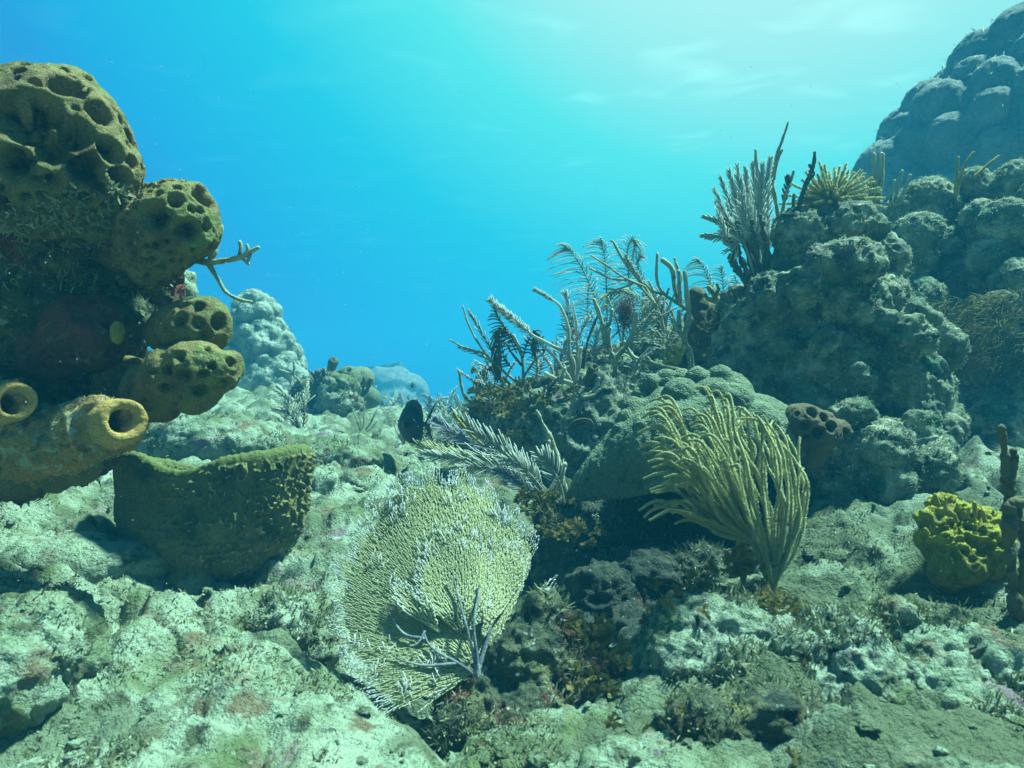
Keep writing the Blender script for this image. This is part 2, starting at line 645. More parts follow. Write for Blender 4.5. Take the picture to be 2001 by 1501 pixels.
M['brown_sponge'] = organic('brown_sponge', (0.12, 0.10, 0.055), [((0.19, 0.14, 0.08), 16, 0.45, 0.62)], [('noise', 160, 0.005)], grain=0.3)
M['red_sponge'] = organic('reddish_crust', (0.17, 0.055, 0.04), [((0.09, 0.04, 0.03), 16, 0.45, 0.62), ((0.22, 0.15, 0.10), 40, 0.56, 0.66)], [('noise', 160, 0.005)], grain=0.3)
M['yellow_sponge'] = organic('bright_yellow_sponge', (0.22, 0.20, 0.035), [((0.12, 0.11, 0.03), 18, 0.46, 0.60), ((0.28, 0.24, 0.05), 40, 0.5, 0.62), ((0.20, 0.15, 0.08), 70, 0.58, 0.68)], [('noise', 120, 0.008)], grain=0.3, tip=[('fold', (0.38, 0.33, 0.04), 0.25, 0.8)])
M['fan'] = organic('sea_fan', (0.66, 0.65, 0.36), [((0.58, 0.58, 0.33), 12, 0.45, 0.6)], [('cells', 300, 0.001)], rough=0.8,
                   tip=[('twig', (0.80, 0.79, 0.52), 0.15, 0.5), ('tip', (1.0, 1.0, 1.0), 0.50, 0.85)], transl=0.4)
M['fan_stem'] = organic('sea_fan_stem', (0.16, 0.17, 0.24), [((0.34, 0.36, 0.38), 40, 0.45, 0.6)], [('noise', 200, 0.002)])
M['plume'] = organic('yellow_plume', (0.66, 0.62, 0.29), [((0.76, 0.71, 0.34), 20, 0.45, 0.6)], [], tip=[('tip', (1.0, 0.98, 0.62), 0.1, 0.8)], transl=0.5)
M['feather'] = organic('pale_feather', (0.50, 0.50, 0.40), [((0.58, 0.58, 0.48), 20, 0.45, 0.6)], [], tip=[('tip', (0.95, 0.97, 0.90), 0.2, 0.9)], transl=0.4)
M['lilac'] = organic('lilac_feather', (0.28, 0.24, 0.40), [((0.26, 0.24, 0.30), 20, 0.45, 0.6)], [], tip=[('tip', (0.60, 0.60, 0.66), 0.3, 0.95)], transl=0.25)
M['rod'] = organic('sea_rod', (0.32, 0.34, 0.20), [((0.16, 0.15, 0.10), 35, 0.48, 0.6), ((0.50, 0.50, 0.38), 110, 0.5, 0.64)], [('noise', 260, 0.002)], tip=[('tip', (0.52, 0.52, 0.40), 0.2, 0.7)])
M['dark_rod'] = organic('dark_sea_rod', (0.07, 0.08, 0.06), [((0.14, 0.13, 0.09), 60, 0.46, 0.6)], [('noise', 260, 0.002)], tip=[('tip', (0.18, 0.17, 0.13), 0.2, 0.9)])
M['brown_rod'] = organic('brown_sea_rod', (0.20, 0.15, 0.075), [((0.11, 0.085, 0.045), 50, 0.46, 0.6)], [('noise', 240, 0.003)])
M['mustard'] = organic('mustard_coral', (0.46, 0.36, 0.07), [((0.30, 0.26, 0.06), 40, 0.45, 0.6)], [('noise', 200, 0.003)])
M['turf'] = organic('algae_turf', (0.15, 0.17, 0.06), [((0.34, 0.34, 0.20), 9, 0.46, 0.6), ((0.16, 0.09, 0.05), 14, 0.54, 0.66)], [], tip=[('tip', (0.46, 0.47, 0.34), 0.55, 1.0)], transl=0.2)
M['fuzz'] = organic('polyp_fuzz', (0.26, 0.28, 0.17), [((0.10, 0.13, 0.07), 9, 0.46, 0.6)], [], tip=[('tip', (0.66, 0.66, 0.48), 0.3, 1.0)], transl=0.5)
M['algae'] = organic('brown_algae', (0.27, 0.21, 0.07), [((0.16, 0.15, 0.05), 25, 0.45, 0.6), ((0.42, 0.40, 0.22), 60, 0.55, 0.68)], [], transl=0.35)
M['red_tuft'] = organic('red_tuft', (0.30, 0.20, 0.17), [], [], transl=0.5)
M['hair'] = organic('hair_algae', (0.24, 0.19, 0.05), [((0.13, 0.12, 0.04), 25, 0.45, 0.6)], [], tip=[('tip', (0.40, 0.34, 0.12), 0.4, 1.0)], transl=0.2)
M['fish'] = organic('black_fish', (0.006, 0.007, 0.010), [((0.012, 0.012, 0.014), 30, 0.45, 0.6)], [('cells', 420, 0.0004)], rough=0.5)
M['fish_fin'] = organic('fish_fin', (0.010, 0.010, 0.013), [], [], rough=0.5)
M['fish_line'] = organic('fish_pale', (0.10, 0.09, 0.06), [], [])
M['eye'] = organic('fish_eye', (0.05, 0.05, 0.04), [], [], rough=0.2, spec=0.6)
M['yellow_fish'] = organic('yellow_fish', (0.70, 0.62, 0.08), [], [])
M['grey_fish'] = organic('grey_fish', (0.30, 0.34, 0.34), [], [])
M['speck'] = organic('speck', (0.7, 0.72, 0.68), [], [])


# ------------------------------------------------------------------ the setting: seabed, water surface
CP = [(0, 1500, .88), (300, 1500, .88), (600, 1500, .9), (900, 1500, .92), (1200, 1500, .92), (1500, 1500, .86), (1800, 1500, .82), (2000, 1500, .78),
      (60, 1290, 1.08), (350, 1350, 1.08), (300, 1200, 1.32), (600, 1290, 1.22), (880, 1470, 1.02), (1000, 1430, 1.1),
      (100, 1050, 1.62), (230, 980, 1.95), (400, 1130, 1.65), (620, 1090, 1.75), (650, 980, 2.15), (500, 880, 2.85), (350, 850, 2.9), (700, 920, 2.55), (780, 900, 2.8), (770, 1395, 1.34), (700, 1340, 1.36),
      (620, 850, 3.3), (450, 775, 4.3), (540, 770, 4.8), (750, 850, 3.6), (820, 832, 4.8), (720, 805, 5.3), (890, 822, 7.2), (850, 806, 10.5), (640, 812, 4.3), (600, 790, 5.2),
      (1300, 1350, 1.1), (1500, 1225, 1.18), (1340, 1160, 1.36), (1700, 1150, 1.28), (1900, 1320, 1.02), (1950, 1210, 1.16), (1750, 1010, 1.6), (1600, 1080, 1.46), (1950, 1040, 1.45), (1900, 950, 1.95),
      (1200, 1255, 1.56), (1110, 1210, 1.66), (1250, 1130, 2.0), (1400, 1100, 1.8), (1000, 1000, 2.1), (900, 930, 2.45)]
cw = np.array([P(*c) for c in CP])
anch = np.array([(0, 0.3, -0.02), (-.7, 0, .0), (.8, 0, .12), (0, -1.2, .0), (-3, 1.5, .1), (-5, 5, .35), (3, 1.5, .35), (4, 4, .5), (2.2, 3.5, .5), (8, 8, .4), (-8, 10, .3),
                 (0, 16, .15), (0, 28, .0), (20, 20, .1), (-20, 20, .1), (25, 0, .1), (-25, 0, .1), (0, -25, .0), (1.2, 2.4, .45), (.5, 3.6, .5), (-12, -12, 0), (12, -12, 0)])
cw = np.vstack([cw, anch])


def tps_fit(c):
    n = len(c)
    d = np.linalg.norm(c[:, None, :2] - c[None, :, :2], axis=2)
    K = np.where(d > 0, d * d * np.log(d + 1e-12), 0) + np.eye(n) * 0.004
    Pm = np.hstack([np.ones((n, 1)), c[:, :2]])
    A = np.block([[K, Pm], [Pm.T, np.zeros((3, 3))]])
    return np.linalg.solve(A, np.concatenate([c[:, 2], np.zeros(3)]))


TW = tps_fit(cw)


def ground_base(x, y):
    z = TW[-3] + TW[-2] * x + TW[-1] * y
    for (cx, cy, _), w in zip(cw, TW):
        r2 = (x - cx) ** 2 + (y - cy) ** 2 + 1e-12
        z = z + w * 0.5 * r2 * np.log(r2)
    far = sstep(12, 24, np.hypot(x, y))
    return z * (1 - far) + 0.1 * far


th = np.concatenate([np.linspace(-78, 78, 900), np.linspace(78, 282, 62)[1:-1]])
th = np.radians(90 - th)
rr = np.geomspace(0.32, 28, 820)
X = rr[:, None] * np.cos(th)[None]
Y = rr[:, None] * np.sin(th)[None]
X, Y = X.ravel(), Y.ravel()
Z = ground_base(X, Y)
Pq = np.stack([X, Y, Z], 1)
R = np.hypot(X, Y)
p2 = Pq.copy()
p2[:, 2] = 0.3 * Pq[:, 2]
nearw = sstep(28, 6, R)
wp = p2 + 0.05 * np.stack([fbm(p2, 5, 2, 15 + k) for k in range(3)], 1)
h = 0.085 * fbm(p2, 2.6, 3, 3) + 0.08 * (fbm(wp, 4.6, 3, 8, mode='billow'))
h += 0.030 * fbm(wp, 12, 4, 21, gain=.45)
h += 0.010 * fbm(wp, 40, 3, 33, gain=.6, mode='billow')
pit = worley(p2[:, :], 8.0, 4)
h -= 0.028 * (1 - sstep(0.08, 0.40, pit)) * (fbm(p2, 3, 1, 77) > -0.1)
amp = 0.55 + 0.45 * sstep(0.9, 1.6, R)
Pq[:, 2] += h * amp * np.where(R > 6, 1 + 0.2 * (R - 6), 1)
Pq[:, 0] += 0.020 * fbm(p2, 16, 3, 51)
Pq[:, 1] += 0.020 * fbm(p2, 16, 3, 61)
nT, nR = len(th), len(rr)
i = np.arange(nR - 1)[:, None] * nT
j = np.arange(nT)[None]
j2 = (j + 1) % nT
GQ = np.stack([i + j2, i + j, i + nT + j, i + nT + j2], -1).reshape(-1, 4)
mb = MB()
c0 = np.array([[0, 0, Pq[:nT, 2].mean()]])
algae_and_shade = 1.0 * sstep(0.0, 0.35, Pq[:, 0] + 0.25 * fbm(p2, 5, 2, 91)) * sstep(2.6, 1.6, R) * (0.5 + 0.5 * sstep(-0.25, 0.2, fbm(p2, 11, 3, 92))) + 0.8 * sstep(0.05, 0.3, fbm(p2, 7, 3, 93))  # algae growth, made heavier on the right to paint in shadow
mb.add(np.vstack([Pq, c0]), GQ, np.stack([np.full(nT, len(Pq)), np.arange(nT), (np.arange(nT) + 1) % nT], 1), np.append(np.clip(algae_and_shade, 0, 1), 0))
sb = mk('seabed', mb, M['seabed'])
sb['kind'] = 'structure'
GV, GN = Pq, normals(Pq, GQ)
GN *= np.sign(GN[:, 2:3] + 1e-9)


def ground_z(x, y):
    """seabed height near a point, from the finished mesh"""
    a = np.argmin(np.abs(np.hypot(x, y) - rr))
    t = math.atan2(y, x)
    b = np.argmin(np.abs(np.angle(np.exp(1j * (th - t)))))
    return Pq[a * nT + b, 2]


# turf on the seabed
def turf(V, N, n, L, w, seed=0, patch=6.0, thr=-0.1, up=0.4, lean=(0, 0, 0)):
    mb = MB()
    r = np.random.default_rng(seed)
    k = r.integers(0, len(V), n * 3)
    f = fbm(V[k], patch, 2, seed + 90)
    k = k[f > thr][:n]
    d = N[k] + r.normal(size=(len(k), 3)) * 0.55 + np.array([0, 0, up])
    d /= np.linalg.norm(d, axis=1, keepdims=True)
    l = L * r.uniform(0.35, 1.2, len(k))
    b = V[k] + r.normal(size=(len(k), 3)) * L * 0.25
    b = b - d * L * 0.25
    mb.blades(b, d, l, w * r.uniform(0.6, 1.4, len(k)), r.uniform(0, 1, len(k)), bend=r.normal(size=(len(k), 3)) * 0.35 + np.asarray(lean))
    return mb


fr = (np.abs(np.arctan2(GV[:, 0], GV[:, 1])) < math.radians(42)) & (R > 0.7) & (R < 5)
wgt = np.nonzero(fr)[0]
tf = mk('algae_turf', turf(GV[wgt], GN[wgt], 45000, 0.0075, 0.0030, 5, 7.0, 0.05, 0.1), M['turf'])
tf['kind'] = 'stuff'

# loose coral rubble
mb = MB()
rv, rf = ico(2)
rub = np.random.default_rng(5)
kk = rub.permutation(np.nonzero((np.abs(np.arctan2(GV[:, 0], GV[:, 1])) < math.radians(41)) & (R > 0.75) & (R < 4.5))[0])[:1100]
for k in kk:
    sz = 0.002 + 0.011 * rub.random() ** 3
    sc = rub.uniform(.45, 1.5, 3) * np.array([1, 1, .6])
    vv = rv * sc * (1 + 0.7 * fbm(rv + k * 1.3, 1.9, 2, 5))[:, None] * sz
    a = rub.uniform(0, 2 * PI)
    ca, sa = math.cos(a), math.sin(a)
    vv = np.stack([vv[:, 0] * ca - vv[:, 1] * sa, vv[:, 0] * sa + vv[:, 1] * ca, vv[:, 2]], 1)
    mb.add(vv + GV[k] + np.array([0, 0, sz * .2]), None, rf, 0.2 + rub.random() * .8)
o = mk('coral_rubble', mb, M['seabed'])
o['kind'] = 'stuff'

# rippled underside of the sea surface, far above the reef
n = 120
xs = np.linspace(-60, 60, n)
ws = np.stack(np.meshgrid(xs, xs, indexing='ij'), -1).reshape(-1, 2)
wz = 4.2 + 0.10 * fbm(np.hstack([ws, np.zeros((n * n, 1))]), 0.5, 3, 2)
i = np.arange(n - 1)[:, None] * n
j = np.arange(n - 1)[None]
q = np.stack([i + j, i + j + 1, i + n + j + 1, i + n + j], -1).reshape(-1, 4)
mb = MB()
mb.add(np.hstack([ws, wz[:, None]]), q)
wm = bpy.data.materials.new('sea_surface')
wm.use_nodes = True
nt = wm.node_tree
nt.nodes.clear()
o = nd(nt, 'ShaderNodeOutputMaterial')
tcn = nd(nt, 'ShaderNodeTexCoord')
mpn = nd(nt, 'ShaderNodeMapping')
mpn.inputs['Scale'].default_value = (0.9, 1.6, 1)
nz = nd(nt, 'ShaderNodeTexNoise')
nz.inputs['Scale'].default_value = 1.1
nz.inputs['Detail'].default_value = 1.2
nz.inputs['Distortion'].default_value = 0.6
rg = nd(nt, 'ShaderNodeMapRange')
rg.inputs[1].default_value, rg.inputs[2].default_value = 0.56, 0.80
rg.inputs[3].default_value, rg.inputs[4].default_value = 0.0, 0.012
vo = nd(nt, 'ShaderNodeTexVoronoi', feature='SMOOTH_F1')
vo.inputs['Scale'].default_value = 3.2
vr = nd(nt, 'ShaderNodeMapRange')
vr.inputs[1].default_value, vr.inputs[2].default_value = 0.15, 0.75
vr.inputs[3].default_value, vr.inputs[4].default_value = 0.72, 1.0
vc = nd(nt, 'ShaderNodeCombineColor')
trn = nd(nt, 'ShaderNodeBsdfTransparent')
tl = nd(nt, 'ShaderNodeBsdfTranslucent')
tl.inputs[0].default_value = (1.0, 0.98, 0.92, 1)
mxs = nd(nt, 'ShaderNodeMixShader')
L_ = nt.links.new
L_(tcn.outputs['Object'], mpn.inputs[0])
L_(mpn.outputs[0], nz.inputs['Vector'])
L_(nz.outputs['Fac'], rg.inputs[0])
gd = nd(nt, 'ShaderNodeVectorMath', operation='DISTANCE')
gd.inputs[1].default_value = (2.3, 7.4, 4.2)  # pale sun glint painted into the surface, strongest around this spot
gm = nd(nt, 'ShaderNodeMapRange')
gm.inputs[1].default_value, gm.inputs[2].default_value = 0.5, 4.2
gm.inputs[3].default_value, gm.inputs[4].default_value = 4.0, 0.5
L_(tcn.outputs['Object'], gd.inputs[0])
L_(gd.outputs['Value'], gm.inputs[0])
gx = nd(nt, 'ShaderNodeMath', operation='MULTIPLY')
L_(rg.outputs[0], gx.inputs[0])
L_(gm.outputs[0], gx.inputs[1])
L_(gx.outputs[0], mxs.inputs[0])
L_(tcn.outputs['Object'], vo.inputs['Vector'])
L_(trn.outputs[0], mxs.inputs[1])
L_(tl.outputs[0], mxs.inputs[2])
L_(mxs.outputs[0], o.inputs['Surface'])
wsf = mk('water_surface', mb, wm)
wsf['kind'] = 'structure'


# ------------------------------------------------------------------ rocks and corals
def rock(name, label, cat, blobs, voxel, mat, amps=(0.05, 0.02, 0.008), freq=(4, 12, 38), smooth=3, seed=1, lumps=None, turf_n=0, turf_l=0.012, turf_w=0.0028, group=None, tmat='turf', extra=(), up=0.4):
    V, Q = blob_union(blobs, voxel, smooth, extra)
    N = normals(V, Q)
    V = V + N * (amps[0] * fbm(V, freq[0], 3, seed))[:, None]
    if lumps:
        sc, am = lumps
        N = normals(V, Q)
        w = worley(V + 0.02 * np.stack([fbm(V, 9, 2, seed + k) for k in range(3)], 1), sc, seed)
        V = V + N * (am * np.sqrt(np.maximum(0, 1 - (w / 0.85) ** 2)))[:, None]
    N = normals(V, Q)
    V = V + N * (amps[1] * fbm(V, freq[1], 3, seed + 30, gain=.6) + amps[2] * fbm(V, freq[2], 3, seed + 60, gain=.6, mode='ridge'))[:, None]
    base = P(*blobs[0][:3])
    base[2] = V[:, 2].min()
    mb = MB()
    mb.add(V, Q)
    if turf_n:
        t = thing(name, label, cat, base, group)
        mk('body', mb, M[mat], t)
        N = normals(V, Q)
        tb = mk('algae_turf', turf(V, N, turf_n, turf_l, turf_w, seed, up=up), M[tmat], t)
        tb['kind'] = 'stuff'
        return t, V, Q, N
    o = mk(name, mb, M[mat], None, base)
    tag(o, label, cat, group)
    return o, V, Q, normals(V, Q)


# left tower: a dark overhanging rock that carries the yellow-brown sponges
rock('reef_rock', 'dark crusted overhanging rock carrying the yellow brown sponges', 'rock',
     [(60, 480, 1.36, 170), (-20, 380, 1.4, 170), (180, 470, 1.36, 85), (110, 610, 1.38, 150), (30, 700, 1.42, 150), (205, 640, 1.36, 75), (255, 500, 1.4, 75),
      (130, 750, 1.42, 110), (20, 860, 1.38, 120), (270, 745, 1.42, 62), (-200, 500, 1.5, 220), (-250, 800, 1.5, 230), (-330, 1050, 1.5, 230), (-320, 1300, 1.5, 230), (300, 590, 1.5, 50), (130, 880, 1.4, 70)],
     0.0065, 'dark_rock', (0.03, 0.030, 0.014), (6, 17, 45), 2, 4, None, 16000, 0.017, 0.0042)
rock('reef_rock', 'pale lit lump of rock peeping out between the two left sponges', 'rock', [(345, 575, 1.55, 36), (365, 545, 1.56, 16), (330, 610, 1.55, 30), (300, 600, 1.5, 40)],
     0.005, 'seabed', (0.01, 0.010, 0.006), (8, 20, 50), 2, 6)


def pit_sponge(label, blobs, voxel, npit, rpit, depth, seed, mat='sponge', side=(0.5, -0.8, 0.35), amps=(0.012, 0.006), name='pitted_sponge', fixed=None, cat='sponge', thr=0.15, crust=None):
    V, Q = blob_union(blobs, voxel, 6)
    N = normals(V, Q)
    V = V + N * (amps[0] * fbm(V, 9, 2, seed) + amps[1] * fbm(V, 30, 3, seed + 4))[:, None]
    N = normals(V, Q)
    s = np.array(side) / np.linalg.norm(side)
    if fixed:
        cs, rs = [], []
        toc = V - CAM
        dist = np.linalg.norm(toc, axis=1)
        facing = (N * toc).sum(1) < 0
        for (px, py, rp) in fixed:
            d = P(px, py, 1.0) - CAM
            d /= np.linalg.norm(d)
            off = np.linalg.norm(toc - (toc @ d)[:, None] * d, axis=1) / dist + np.where(facing, 0, 9)
            k = int(np.argmin(off))
            cs.append(V[k])
            rs.append(rp / F * dist[k])
        V = pits(V, N, cs, rs, depth)
        N = normals(V, Q)
    if npit:
        idx = spread(V, npit, rpit * 1.75, (N @ s) > thr, seed)
        if fixed:
            idx = [k for k in idx if min(np.linalg.norm(V[k] - c) - r for c, r in zip(cs, rs)) > rpit * 0.9]
        r = np.random.default_rng(seed)
        V = pits(V, N, [V[k] for k in idx], rpit * r.uniform(0.55, 1.25, len(idx)), depth)
    N = normals(V, Q)
    V = V + N * (0.0016 * fbm(V, 110, 2, seed + 7))[:, None]
    mb = MB()
    mb.add(V, Q)
    b = V.mean(0)
    b[2] = V[:, 2].min()
    if crust:
        t = thing(name, label, cat, b)
        mk('body', mb, M[mat], t)
        N = normals(V, Q)
        kk = np.nonzero(V[:, 2] < crust[0] + 0.06 * fbm(V, 8, 2, 3))[0]
        c = mk('algae_crust', turf(V[kk], N[kk], crust[1], 0.012, 0.005, seed, 14, 0.0, 0.1), M['turf'], t)
        c['kind'] = 'stuff'
        return t
    o = mk(name, mb, M[mat], None, b)
    tag(o, label, cat)
    return o


pr = np.random.default_rng(21)
FRONT = [(130, 175, 34), (20, 215, 40), (85, 215, 34), (150, 265, 30), (48, 250, 36), (195, 225, 26), (95, 290, 30), (215, 290, 26), (250, 275, 20), (30, 320, 30), (165, 330, 28), (235, 350, 20)]
for _ in range(900):
    q = (pr.uniform(-5, 262), pr.uniform(160, 400), pr.uniform(11, 22))
    if all(math.hypot(q[0] - a, q[1] - b) > (q[2] + c) * 1.12 for a, b, c in FRONT):
        FRONT.append(q)
pit_sponge('large yellow brown sponge full of pits crowning the dark overhanging rock',
           [(95, 300, 1.2, 160), (175, 330, 1.2, 95), (20, 300, 1.22, 130), (120, 240, 1.22, 100), (160, 390, 1.25, 70), (60, 360, 1.24, 100), (-90, 300, 1.25, 140), (215, 385, 1.24, 50), (190, 415, 1.27, 62), (70, 410, 1.29, 105), (130, 430, 1.29, 70)],
           0.0040, 300, 0.0105, 1.8, 3, fixed=FRONT, thr=-0.1, crust=(P(100, 365, 1.2)[2], 4500))
pit_sponge('rounded yellow brown sponge with a few pits beside the bare branch',
           [(345, 435, 1.25, 82), (310, 460, 1.26, 82), (285, 420, 1.28, 60), (300, 500, 1.28, 62), (250, 470, 1.34, 66)], 0.0036, 260, 0.0085, 1.7, 5, thr=-0.4,
           fixed=[(275, 365, 18), (343, 392, 16), (400, 385, 24), (368, 452, 24), (300, 420, 26), (345, 367, 9), (318, 400, 8), (405, 440, 12)])
pit_sponge('small rounded sponge with five large pits under the pale rock lump',
           [(392, 640, 1.25, 56), (360, 640, 1.26, 52), (330, 650, 1.3, 45), (405, 625, 1.25, 44)], 0.0034, 5, 0.010, 1.1, 8,
           fixed=[(385, 600, 14), (428, 630, 18), (385, 632, 13), (350, 625, 15), (402, 655, 14), (355, 598, 12)])
pit_sponge('knobbly sponge with many pits and a slit mouth lowest on the dark rock',
           [(385, 715, 1.2, 58), (425, 725, 1.2, 44), (340, 735, 1.22, 60), (380, 755, 1.22, 58), (300, 770, 1.25, 62), (445, 715, 1.22, 34), (250, 760, 1.32, 60)], 0.0034, 16, 0.009, 1.2, 12,
           fixed=[(350, 697, 14), (410, 685, 10), (412, 715, 9), (398, 733, 9), (452, 708, 13), (360, 735, 15), (440, 750, 14), (390, 762, 15), (330, 722, 12)])


def tube_sponge(label, pts, d, r0, r1, mouth, seed, tipdir):
    """a fat tube with a raised round mouth that opens into a hollow"""
    path = pxpath(pts, d, 40)
    base = path[0]
    n, m = 70, 60
    prof = []           # outer wall up, over the lip, down the inner wall
    for s in np.linspace(0, 1, n):
        prof.append((s, (r0 + (r1 - r0) * s) * (1 - 0.25 * sstep(0.80, 1.0, s)), 0.0 if s < 0.86 else (s - .86) / .14))
    rl = prof[-1][1]
    for a in np.linspace(0, PI, 9)[1:]:
        prof.append((1.0 + 0.045 * math.sin(a), mouth + (rl - mouth) * (0.5 + 0.5 * math.cos(a)), 1.0))
    for s in np.linspace(0.98, 0.45, 14):
        prof.append((s, mouth * (0.9 + 0.1 * s), 0.2))
    prof.append((0.44, 0.001, 0.0))
    ang = np.arange(m) * 2 * PI / m
    ax = np.array(tipdir, float)
    V, tip = [], []
    for s, r, tv in prof:
        p, t = frame_at(path, min(max(s, 0), 0.999))
        if s > 1:
            p = p + t * (s - 1) * plen(path)
        t = t * (1 - sstep(0.4, 0.9, s)) + ax * sstep(0.4, 0.9, s)
        t /= np.linalg.norm(t)
        u = np.cross(t, (0, 0, 1.0))
        u /= np.linalg.norm(u)
        w = np.cross(u, t)
        V.append(p + r * (np.cos(ang)[:, None] * u + np.sin(ang)[:, None] * w))
        tip.append(np.full(m, tv))
    V, tip = np.vstack(V), np.concatenate(tip)
    k = np.arange(len(prof) - 1)[:, None] * m
    j = np.arange(m)[None]
    Q = np.stack([k + j, k + (j + 1) % m, k + m + (j + 1) % m, k + m + j], -1).reshape(-1, 4)
    N = normals(V, Q)
    amp = np.where(tip > 0.5, 0.15, 1.0)
    V = V + N * (amp * (0.016 * fbm(V, 20, 3, seed) + 0.011 * fbm(V, 55, 3, seed + 5, mode='billow')))[:, None]
    t = thing('tube_sponge', label, 'sponge', base)
    mb = MB()
    mb.add(V, Q, None, tip)
    mk('body', mb, M['tube_sponge'], t)
    sel = tip < 0.3
    out_ = np.arange(len(V)) < (n - 8) * m
    kk = np.nonzero(sel & out_)[0]
    N = normals(V, Q)
    a = mk('algae_turf', turf(V[kk], N[kk], 1800, 0.007, 0.002, seed, 12, -0.3, 0.1), M['fuzz'], t)
    a['kind'] = 'stuff'


tube_sponge('orange tube sponge with a round dark mouth facing right, above the vase sponge', [(60, 880), (150, 850), (236, 824)], (1.22, 1.12), 0.066, 0.052, 0.0205, 4, (0.42, -0.86, 0.10))
tube_sponge('orange tube sponge cut by the left edge of the picture', [(-130, 830), (-50, 805), (26, 786)], (1.2, 1.12), 0.060, 0.045, 0.021, 9, (0.30, -0.9, 0.2))
pit_sponge('dull olive swelling under the orange tube sponge', [(150, 905, 1.2, 45), (100, 900, 1.22, 50), (40, 900, 1.25, 80), (110, 930, 1.22, 30)], 0.004, 0, 0.01, 1, 30, mat='sponge', name='encrusting_sponge')
mb = MB()
v, f = ico(4)
c = P(229, 650, 1.24)
vv = v * np.array([0.0125, 0.012, 0.021])
vv = vv * (1 + 0.12 * fbm(v, 6, 2, 3))[:, None] + c
mb.add(vv, None, f)
tag(mk('ball_sponge', mb, M['mustard'], None, c), 'small yellow egg shaped sponge on the reddish face of the dark rock', 'sponge')
pit_sponge('reddish brown encrusting sponge on the dark rock face', [(150, 640, 1.28, 62), (185, 660, 1.27, 55), (110, 680, 1.3, 60), (190, 620, 1.28, 40)], 0.0042, 9, 0.010, 1.3, 41, mat='red_sponge', amps=(0.02, 0.012), name='encrusting_sponge')


# vase sponge
def vase():
    d0 = 1.74
    base = P(410, 1112, d0)
    top = P(420, 905, d0)
    H = top[2] - base[2]
    nA, nH = 620, 150
    phi = np.arange(nA) * 2 * PI / nA            # 0 = right, -90 deg = towards the camera

    def rimh(p):
        g = lambda c, s: np.exp(-((np.angle(np.exp(1j * (p - math.radians(c))))) / math.radians(s)) ** 2)
        return 1.05 + 0.08 * g(-5, 40) + 0.045 * g(-128, 24) - 0.12 * g(-95, 19) + 0.0 * g(180, 30) - 0.24 * g(90, 62)
    rh = rimh(phi)
    rx = lambda t: 0.012 + 0.223 * np.sqrt(np.maximum(0, 1 - (1 - np.clip((t + 0.12) / 0.78, 0, 1)) ** 2)) + 0.010 * sstep(0.7, 1.1, t)
    rows = []
    th_ = 0.032
    ts = np.linspace(-0.12, 1, nH)
    for t in ts:
        rows.append((t, 0, 0))
    for a in np.linspace(0, PI, 10)[1:]:
        rows.append((1, 1 - math.cos(a), math.sin(a)))
    for t in np.linspace(0.97, 0.25, 40):
        rows.append((t, 2, 0))
    V, tip = [], []
    for t, inn, lip in rows:
        hh = t * rh
        r = np.array([rx(x) for x in hh]) - th_ * inn / 2
        z = hh * H + lip * th_ * 0.5
        cx = 0.004 * np.sin(3 * phi)
        V.append(np.stack([base[0] + 0.012 * hh + (r + cx) * np.cos(phi), base[1] + (r + cx) * 0.72 * np.sin(phi), base[2] + z], 1))
        tip.append(np.full(nA, 1.0 if (inn > 0 and inn < 2) or (inn == 0 and t > 0.985) else 0.0))
    V, tip = np.vstack(V), np.concatenate(tip)
    m = nA
    k = np.arange(len(rows) - 1)[:, None] * m
    j = np.arange(m)[None]
    Q = np.stack([k + j, k + (j + 1) % m, k + m + (j + 1) % m, k + m + j], -1).reshape(-1, 4)
    N = normals(V, Q)
    w = V + 0.006 * np.stack([fbm(V, 40, 2, 70 + c) for c in range(3)], 1)
    w[:, 2] *= 0.55
    rg = fbm(w, 95, 2, 12, gain=0.3, mode='ridge')
    ridge = sstep(0.38, 0.92, rg)
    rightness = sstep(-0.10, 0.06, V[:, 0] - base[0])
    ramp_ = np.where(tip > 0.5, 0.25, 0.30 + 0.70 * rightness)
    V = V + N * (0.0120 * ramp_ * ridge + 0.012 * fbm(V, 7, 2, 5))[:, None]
    tip = np.maximum(tip, np.clip(ridge * (0.25 + 0.75 * rightness), 0, 0.94))  # lighter ridge colour on the right paints in the sunlit highlights
    mb = MB()
    mb.add(V, Q, None, tip)
    t = thing('vase_sponge', 'green bowl shaped sponge with a net of ridges and a dipped rim', 'sponge', base)
    mk('wall', mb, M['vase'], t)
    mb = MB()
    a = np.linspace(0, 2 * PI, 48, endpoint=False)
    fl = np.stack([base[0] + 0.165 * np.cos(a), base[1] + 0.1 * np.sin(a), np.full(48, base[2] + 0.06)], 1)
    mb.add(np.vstack([fl, [[base[0], base[1], base[2] + 0.05]]]), None, np.stack([np.full(48, 48), np.arange(48), (np.arange(48) + 1) % 48], 1))
    mk('bottom', mb, M['vase'], t)


vase()

